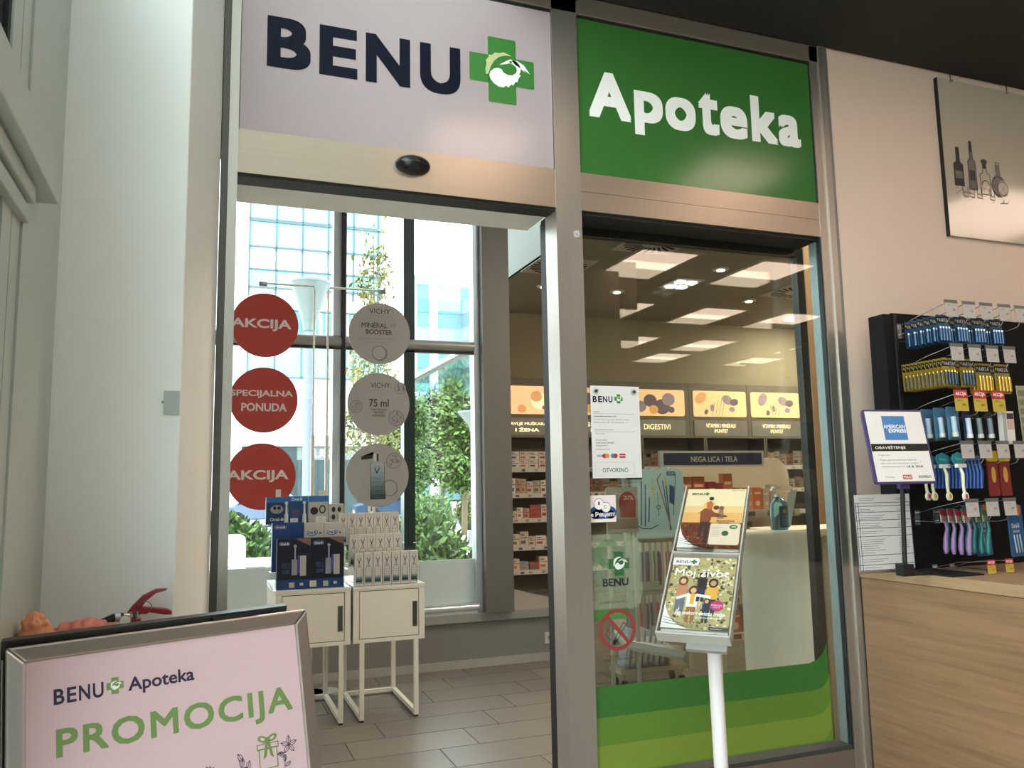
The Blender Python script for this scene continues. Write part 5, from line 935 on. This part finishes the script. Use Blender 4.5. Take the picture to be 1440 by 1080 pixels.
for i, c in enumerate(cols): hb(2.80+.0235*i, 5.075-.02*(i % 2), .945, .26+.03*(i > 7), c, '%s hanging toothbrush, %s on the upper rail' % (cn[i], ORD[i].replace('front', 'first')+' from the left' if i < 12 else ORD[21-i].replace('front', 'first')+' from the right'), 'toothbrushes on the upper rail')
c3 = ['#8c3f3c', '#39405a', '#2f3440', '#8a3038', '#7c8a95', '#2e2f3a', '#494f5c', '#30343c', '#3f6f60', '#4a5a50']; c3n = ['red', 'navy', 'black', 'dark red', 'blue grey', 'black', 'slate', 'black', 'green', 'moss']
for i, c in enumerate(c3): hb(2.83+.042*i, 5.085-.02*(i % 2), .59, .22, c, '%s hanging toothbrush, %s from the left on the lower rail' % (c3n[i], ORD[i].replace('front', 'first')), 'toothbrushes on the lower rail')
# leaflet board behind the glass, 20% circle
t = thing('leaflet_board', (2.72, 5.05, 0), 'grey glazed board with red 20% circle behind the glass', 'board'); g = G(PM((0, 4.9, 0))); g.rect(2.50, 1.03, 2.735, 1.33, mt('#8f8f88', .4), .0, .01); g.rect(2.505, 1.055, 2.73, 1.12, mt('#77685c', .5, var=.4, scale=40), .001); g.build('panel', t)
g = G(PM((0, 4.9, 0))); g.disc(2.655, 1.225, .065, mt('#7d2a2a', .5), .002, ry=.075); g.rect(2.60, 1.13, 2.715, 1.23, mt('#7d2a2a', .5), .0022); g.text('20%', 2.625, 1.245, 2.70, 1.275, mt('#b9a19c'), .003, .02); g.build('price_circle', t, label='dark red circle reading 20%')
g = G(); g.box(2.51, 2.53, 4.905, 4.925, 0, 1.03, CGY); g.box(2.70, 2.72, 4.905, 4.925, 0, 1.03, CGY); g.box(2.48, 2.75, 4.85, 4.98, 0, .02, CGY); g.build('legs', t)
# low tilted trays with cartons
t = thing('product_trolley', (3.05, 5.0, 0), 'low pale trolley with tilted tray and black castors', 'trolley')
TM = PM((2.62, 4.90, .30), (1, -.15, -.24), (.1, .9, .2)); g = G(TM); g.rect(0, 0, .40, .30, mt('#9fb0ae', .4), 0, .02); g.rect(0, 0, .40, .012, mt('#b9c9c9', .4), .04, .04)
for q in range(5): g.rect(.24+.03*q, -.0, .265+.03*q, .012, mt('#5a6f86'), .041)
g.build('tray', t)
g = G(); g.box(2.62, 3.16, 5.0, 5.18, .10, .13, mt('#a5a08c', .5)); g.box(3.13, 3.16, 4.98, 5.18, .10, .42, mt('#b5b09c', .5)); g.build('shelf', t)
for (x, y) in ((2.66, 5.03), (2.66, 5.16), (3.10, 5.03), (3.10, 5.16)): g = G(); g.cyl((x-.01, y, .028), (x+.01, y, .028), .028, BLACK, 16); g.cyl((x, y, .05), (x, y, .10), .008, CHROME, 8); g.build('castor', t)
for i in range(7):
    g = G(Matrix.Translation((2.66+.045*i, 5.03, .131)) @ Matrix.Rotation(.18, 4, 'Y')); g.box(0, .032, 0, .10, .008, .26-.03*(i > 4)-.02*(i % 2), mt(['#93a1ad', '#8a98a0', '#b0b3ae'][i % 3], .4)); g.box(.005, .027, -.001, 0, .03, .20, mt('#c6c9c6')); g.build('carton', None, 'tall pale carton, %s from the left standing on the low trolley' % ORD[i].replace('front', 'first'), 'carton', 'cartons on the low trolley')
for i in range(3): g = G(); g.box(3.0, 3.12, 5.03+.002*i, 5.12, .131+.036*i, .165+.036*i, mt(['#b5a68f', '#a79a88', '#c0b29c'][i])); g.build('carton', None, 'flat beige carton, %s from the bottom of the stack on the trolley' % ORD[i].replace('front', 'first'), 'carton', 'cartons on the low trolley')
# pale pedestal with sanitizer just inside
PG_ = frostmat('#fbfcf6', .6); t = thing('pedestal', (2.52, 3.3, 0), 'pale green white frosted pedestal panel just inside the glass', 'pedestal'); g = G(); g.box(2.305, 2.735, 3.20, 3.202, .06, 1.122, PG_); g.build('front_panel', t); g = G(); g.box(2.31, 2.73, 3.21, 3.42, 1.106, 1.118, CR); g.build('shelf', t)
for x in (2.31, 2.705): g = G(); g.box(x, x+.025, 3.385, 3.41, 0, 1.106, CR); g.build('leg', t)
g = G(); g.box(2.30, 2.74, 3.20, 3.42, 0, .055, CR); g.build('base', t)
t = thing('sanitizer_bottle', (2.61, 3.30, 1.118), 'clear blue hand sanitizer pump bottle on the pale pedestal', 'bottle')
g = G(); g.lathe(2.61, 3.30, [(.04, 1.119), (.043, 1.13), (.043, 1.24), (.03, 1.262), (.016, 1.27), (.014, 1.275)], mt('#7fb4c4', .08, trans=.8, key='gel'), 28); g.build('bottle', t)
g = G(); g.cyl((2.61, 3.30, 1.275), (2.61, 3.30, 1.292), .017, WHITE, 16); g.cyl((2.61, 3.30, 1.292), (2.61, 3.30, 1.315), .006, WHITE, 10); g.box(2.58, 2.63, 3.288, 3.312, 1.312, 1.326, WHITE); g.cyl((2.585, 3.30, 1.318), (2.555, 3.285, 1.305), .005, WHITE, 8); g.build('pump', t, label='white pump head')
g = G(); vs = []
for k in range(9):
    a = math.radians(-135+12*k+10); 
    for z in (1.13, 1.232): vs.append((2.61+.0436*math.cos(a), 3.30+.0436*math.sin(a), z))
g.add(vs, [(2*k, 2*k+2, 2*k+3, 2*k+1) for k in range(8)], mt('#2c4c68', .4), True); g.M = PM((2.61, 3.2555, 1.13), (1, .0, 0)); g.disc(-.004, .078, .009, mt('#b5913a'), .0005); g.text('GEL', .008, .073, .026, .083, mt('#b0596a'), .0008, .02)
for k in range(5): g.line([(-.018, .055-.01*k), (.018-.004*(k % 2), .055-.01*k)], .0015, mt('#8ea2b3'), .0006)
g.build('label', t)
g = G(PM((2.70, 3.36, 1.119), (.8, -.2, .3), (.35, .1, .9))); g.rect(0, 0, .012, .16, mt('#c9c6ba', .4), 0, .1) if 0 else g.rect(-.03, 0, .02, .20, mt('#9fb3a6', .3), .0, .004); g.build('leaflet_holder', label='tilted clear leaflet holder beside the sanitizer', cat='leaflet holder')
# desk to the right
t = thing('reception_desk', (3.4, 3.75, 0), 'cream rounded desk behind the door leaf', 'desk'); g = G(); M0 = Matrix(); g.M = M0; g.rrect(2.80, 3.50, 3.45, 3.86, .10, CR, 1.06, 1.10, (0, 1, 1, 0)); g.build('desktop', t, bevel=.004); g = G(); g.box(3.135, 3.46, 3.50, 3.80, .92, 1.06, mt('#b0a68e', .5)); g.box(3.12, 3.135, 3.49, 3.80, 0, 1.06, CR); g.box(2.95, 3.12, 3.6, 3.80, .0, 1.06, mt('#a9a08a', .5)); g.build('body', t)
for i, (x0, z0, z1, c, lb) in enumerate(((3.145, .70, .86, '#2a2c33', 'black carton under the cream desk, upper'), (3.15, .55, .69, '#1f2f45', 'navy carton under the cream desk'), (3.155, .40, .54, '#4a3030', 'dark red and brown carton under the navy one'))): g = G(); g.box(x0, x0+.25, 3.55, 3.75, z0+.001, z1, mt(c, .5, var=.3, scale=25)); g.build('carton', None, lb, 'carton', 'dark cartons under the desk')
g = G(); g.blob((3.30, 3.60, .36), (.14, .08, .05), mt('#8f857b', .6), .12, 4, 16, 24, 4); g.build('plastic_bag', label='crumpled grey bag on the brown box under the desk', cat='bag')
g = G(); g.box(3.15, 3.42, 3.52, 3.74, 0, .315, mt('#5c3d28', .7)); g.build('cardboard_box', label='brown cardboard box on the floor under the desk', cat='box')
# ================================================================== OUTSIDE
g = G(); g.box(-60, 80, 6.3, 120, -.25, -.15, mt('#b9b5ac', .8, var=.1)); g.box(-60, -.6, -30, 6.3, -.25, -.15, mt('#c5c1b8', .8, var=.1)); ST(g, 'ground')
g = G(); g.box(-20, 60, 33, 44, -.15, -.12, mt('#77767a', .85)); ST(g, 'road')
BW = mt('#e6ecec', .5, var=.02); CY = mt('#7fc8cc', .12, .35, var=.25, scale=.35); CY2 = mt('#4f8f96', .15, .3, var=.25, scale=.5); FRL2 = mt('#4d5e66', .5)
b = thing('office_building', (5.5, 52, -.15), 'white office building with cyan glass grid left of the dark post', 'building')
X0, X1, Y0 = 2.1, 10.4, 50.0
g = G(); g.box(X0, X1, Y0+.3, 62, -.15, 19.8, BW); g.box(-6, X0, Y0+6, 62, -.15, 18, BW); g.build('wall', b)
for (z0, z1, m) in ((17.6, 19.3, CY), (15.9, 17.5, CY), (14.6, 15.8, BW), (13.4, 14.5, CY), (10.4, 12.1, CY2), (8.0, 10.3, CY)):
    if m is BW: continue
    g = G(); g.box(X0+.2, X1-.1, Y0+.1, Y0+.3, z0, z1, m); w = g.build('window', b)
    g = G(); x = X0+.2
    while x < X1: g.box(x-.05, x+.05, Y0, Y0+.1, z0, z1, FRL2); x += 1.55
    g.box(X0+.2, X1-.1, Y0, Y0+.1, z0-.05, z0+.05, FRL2); g.box(X0+.2, X1-.1, Y0, Y0+.1, z1-.05, z1+.05, FRL2); g.build('mullion', w)
g = G(); x = X0+.2
while x < X1: g.box(x-.05, x+.05, Y0+.15, Y0+.3, 12.9, 19.4, FRL2); x += 1.55
g.build('facade_mullion', b)
g = G()
for k in range(12): g.box(5.6+.4*k, 5.8+.4*k, Y0+.02, Y0+.08, 10.5, 12.0, WHITE)
g.build('slats', b)
g = G(); g.box(X0, X1, Y0-.4, Y0+.3, 3.9, 5.7, BW); g.build('canopy', b)
g = G(); g.box(X0, X1, Y0-.1, Y0+.3, -.1, 3.9, mt('#2f3d42', .3, var=.4, scale=1)); g.build('shop_front', b)
g = G(PM((0, Y0-.12, 0))); g.rect(5.2, 3.1, 9.8, 3.85, mt('#6d7676', .5), 0, .04); g.text('LUSSO', 5.75, 3.22, 8.1, 3.74, WHITE, .02, .03); g.text('S', 8.4, 3.22, 8.8, 3.74, WHITE, .02, .03); g.build('fascia_sign', b, label='grey fascia with white lettering')
b = thing('office_building', (24, 88, -.15), 'distant blue grey glass building seen above the trees', 'building')
g = G(); g.box(21, 27.5, 84, 96, 0, 24.3, mt('#5f8289', .3, .2, var=.3, scale=.3)); g.box(22.3, 23.2, 83.6, 84, 0, 24.6, BW); g.build('wall', b)
for z in range(2, 24, 3): g = G(); g.box(21, 27.5, 83.9, 84, z, z+1.3, CY if z % 2 else CY2); g.build('window', b)
g = G(); g.prism([(0, 0)]*0 or [(26.0, 84), (31.5, 62), (36, 62), (36, 96), (26.0, 96)], 0, 21.5, mt('#6e8494', .35, .2, var=.2, scale=.4)); 
g.build('side_wing', b)
g = G()
for z in range(2, 21, 3): g.prism([(25.96, 84), (31.46, 62), (31.5, 62), (26.0, 84)], z, z+1.4, mt('#93b3bd', .2, .3))
g.build('window_band', b)
LG = leafmat('#16300f', '#5a7a2c'); LG2 = leafmat('#122410', '#2c4420'); LG3 = leafmat('#3c5220', '#8a7a3c'); BK = mt('#6a5a48', .9, bump=.5)
def tree(x, y, h, ch, r, lm, n, lab, sx=1, leaf=.10, seed=0, tr=.07):
    t = thing('tree', (x, y, -.15), lab, 'tree', 'trees outside the shop window'); rr = random.Random(seed); g = G(); g.tube([(x, y, -.15), (x+.05, y, h*.4), (x, y, h*.95)], [tr, tr*.8, tr*.25], BK, 10)
    for k in range(9): z = h-ch*(.15+.8*rr.random()); a = rr.uniform(0, 6.28); g.tube([(x, y, z), (x+r*.7*math.cos(a), y+r*.7*math.sin(a), z+.3*r)], [tr*.3, tr*.08], BK, 6)
    g.build('trunk', t); g = G(); cl = [(rr.uniform(-1, 1), rr.uniform(-1, 1), rr.uniform(-1, 1)) for _ in range(26)]
    for k in range(n):
        c = rr.choice(cl); f = 1-.55*max(0, c[2]); p = Vector((x+r*sx*(c[0]*.72*f+rr.gauss(0, .16)), y+r*(c[1]*.72*f+rr.gauss(0, .16)), h-ch/2+ch*.42*c[2]+rr.gauss(0, .12)*ch*.5))
        a = Vector((rr.gauss(0, 1), rr.gauss(0, 1), rr.gauss(0, 1))).normalized(); q = a.orthogonal().normalized(); s = leaf*rr.uniform(.6, 1.2)
        g.add([p, p+a*s*.5+q*s*.28, p+a*s, p+a*s*.5-q*s*.28], [(0, 1, 2, 3)], lm)
    g.build('crown', t)
tree(7.75, 25, 4.7, 3.4, 1.05, LG, 11000, 'dense green tree in the right window bay, behind the pale lamp post', 1.0, .20, 1, .10); tree(6.65, 28.5, 4.6, 3.5, 1.2, LG, 7000, 'green tree in the right window bay nearest the dark post', 1, .19, 5, .09); tree(9.3, 33, 5.2, 4.0, 1.6, LG2, 7000, 'darker tree behind the other two in the right window bay', 1, .24, 8, .10)
tree(2.72, 14, 6.0, 3.4, .42, LG3, 900, 'slim yellowing tree rising behind the grey discs', 1, .12, 2, .03); tree(3.4, 18, 4.7, 2.6, .8, LG3, 1500, 'low yellow green tree between the grey discs', 1, .14, 4, .035)
def bush(x, y, z, rx, ry, rz, lm, n, nm, lab, cat, grp, leaf=.07, seed=0):
    rr = random.Random(seed); g = G(); g.blob((x, y, z), (rx*.86, ry*.86, rz*.86), LG2, .12, 4, 12, 20, seed)
    for k in range(n):
        u_ = rr.uniform(-.3, 1); a = rr.uniform(0, 6.28); s = math.sqrt(max(0, 1-u_*u_)); d = Vector((s*math.cos(a), s*math.sin(a), u_)); w = rr.uniform(.84, 1.08); p = Vector((x+rx*w*d.x, y+ry*w*d.y, z+rz*w*d.z)); e = Vector((rr.gauss(0, .6), rr.gauss(0, .6), rr.gauss(.4, .6))).normalized(); q = e.orthogonal().normalized(); l = leaf*rr.uniform(.7, 1.3)
        g.add([p, p+e*l*.5+q*l*.25, p+e*l, p+e*l*.5-q*l*.25], [(0, 1, 2, 3)], lm)
    return g.build(nm, None, lab, cat, grp)
bush(1.95, 8.3, .40, .72, .5, .60, LG, 3500, 'bush', 'broad dark green bush right outside the right window bay', 'bush', 'bushes outside', .10, 1)
bush(.05, 9.4, .45, .8, .5, .62, LG, 3500, 'bush', 'dark green hedge behind the white cafe table', 'bush', 'bushes outside', .10, 2)
bush(5.9, 22, .4, .6, .6, .75, LG, 900, 'bush', 'round clipped bush under the trees, near the dark post', 'bush', 'bushes outside', .14, 3); bush(8.9, 28, .35, .5, .5, .75, LG3, 700, 'bush', 'yellow green round bush behind the trunks', 'bush', 'bushes outside', .14, 4); bush(12.0, 26.5, .3, 1.6, .5, .6, LG, 1500, 'bush', 'low long green hedge by the pale lamp post', 'bush', 'bushes outside', .14, 5)
LPM = mt('#6f7585', .5, .1)
def lamp(x, y, h, r, R, lab, hh=.9):
    t = thing('street_lamp', (x, y, -.15), lab, 'street lamp', 'street lamps'); g = G(); g.lathe(x, y, [(r*1.9, -.15), (r*1.7, .1), (r, .2), (r*.85, h-hh)], LPM, 20); g.build('pole', t)
    g = G(); g.lathe(x, y, [(r*1.1, h-hh-.15), (r*1.3, h-hh), (R*.95, h-.03), (R, h)], mt('#6d7678', .4, .3), 28); g.cyl((x, y, h), (x, y, h+.05), R*1.03, LPM, 28); g.build('shade', t, label='funnel shaped shade'); g = G(); g.cyl((x, y, h-hh*.55), (x, y, h-hh*.25), R*.4, mt('#e8e6d8', .4), 16); g.build('lamp', t)
lamp(2.10, 18, 5.83, .115, .42, 'tall pale street lamp beside the red discs'); lamp(6.9, 21.3, 3.35, .10, .42, 'white lamp post in the right window bay', .35)
def car(x, y, c, lab, rz=0):
    t = thing('car', (x, y, -.12), lab, 'car', 'parked cars'); cm = mt(c, .15, .3); g = G(PM((x, y, -.12), (math.cos(rz), math.sin(rz), 0)))
    g.prism([(-2.1, .3), (-2.15, .75), (-1.5, .9), (-.9, 1.35), (.6, 1.40), (1.3, .95), (2.0, .85), (2.15, .6), (2.1, .3)], -.85, .85, cm); g.build('body', t, bevel=.06)
    g = G(PM((x, y, -.12), (math.cos(rz), math.sin(rz), 0))); g.prism([(-1.35, .92), (-.85, 1.30), (.55, 1.34), (1.12, .95)], -.86, .86, mt('#1d252d', .1)); g.build('window', t)
    for wx in (-1.35, 1.35):
        for s in (-.87, .67): g = G(PM((x, y, -.12), (math.cos(rz), math.sin(rz), 0))); g.cyl((wx, .32, s), (wx, .32, s+.2), .32, BLACK, 24); g.cyl((wx, .32, s-.01), (wx, .32, s+.21), .18, CHROME, 16); g.build('wheel', t)
car(2.6, 36, '#6f7f9d', 'blue grey car behind the lowest red disc', .1); car(8.4, 36.5, '#3c506e', 'dark blue car behind the skincare boxes', -.1); car(20.5, 52, '#9aa3a8', 'grey car far behind the round bush', 0)
# cafe table and chairs
CWH = mt('#e2e4e6', .4); t = thing('cafe_table', (.34, 7.6, -.15), 'white cafe table outside the shop window', 'table'); g = G(); g.box(-.30, .62, 7.25, 7.95, .72, .745, CWH); g.build('tabletop', t, bevel=.005)
for (x, y) in ((-.25, 7.3), (.56, 7.3), (-.25, 7.9), (.56, 7.9)): g = G(); g.box(x, x+.04, y-.02, y+.02, -.15, .72, CWH); g.build('leg', t)
def cch(x, y, lab):
    t = thing('cafe_chair', (x, y, -.15), lab, 'chair', 'white cafe chairs'); g = G(); g.rrect(x-.2, y-.2, x+.2, y+.2, .05, CWH, .28, .31); g.build('seat', t); g = G(PM((x, y+.21, .31), (1, 0, 0), (0, .1, 1))); g.rrect(-.2, 0, .2, .62, .07, CWH, 0, .02, (1, 1, 0, 0)); g.build('backrest', t)
    for sx in (-.17, .17):
        for sy in (-.17, .17): g = G(); g.cyl((x+sx, y+sy, .28), (x+sx*1.15, y+sy*1.15, -.15), .014, CWH, 8); g.build('leg', t)
cch(.22, 8.35, 'white cafe chair on the far side of the cafe table'); cch(-.02, 6.95, 'white cafe chair on the near side of the cafe table')

cp = thing('glass_canopy', (4.2, 12.9, -.15), 'grey edged glass canopy slanting across the right window bay', 'canopy')
g = G(); g.box(3.32, 3.40, 10.3, 15.5, 3.16, 3.24, mt('#23282c', .4)); g.box(3.26, 3.32, 10.3, 15.5, 3.18, 3.22, mt('#b9c3c8', .3, .5)); g.build('edge_beam', cp)
g = G(); g.box(3.40, 5.2, 10.3, 15.5, 3.20, 3.215, GLASSB); g.build('glass_roof', cp)
g = G(); g.box(5.15, 5.22, 10.3, 10.37, -.15, 3.2, mt('#4a5258', .4)); g.box(5.15, 5.22, 14.0, 14.07, -.15, 3.2, mt('#4a5258', .4)); g.build('post', cp)
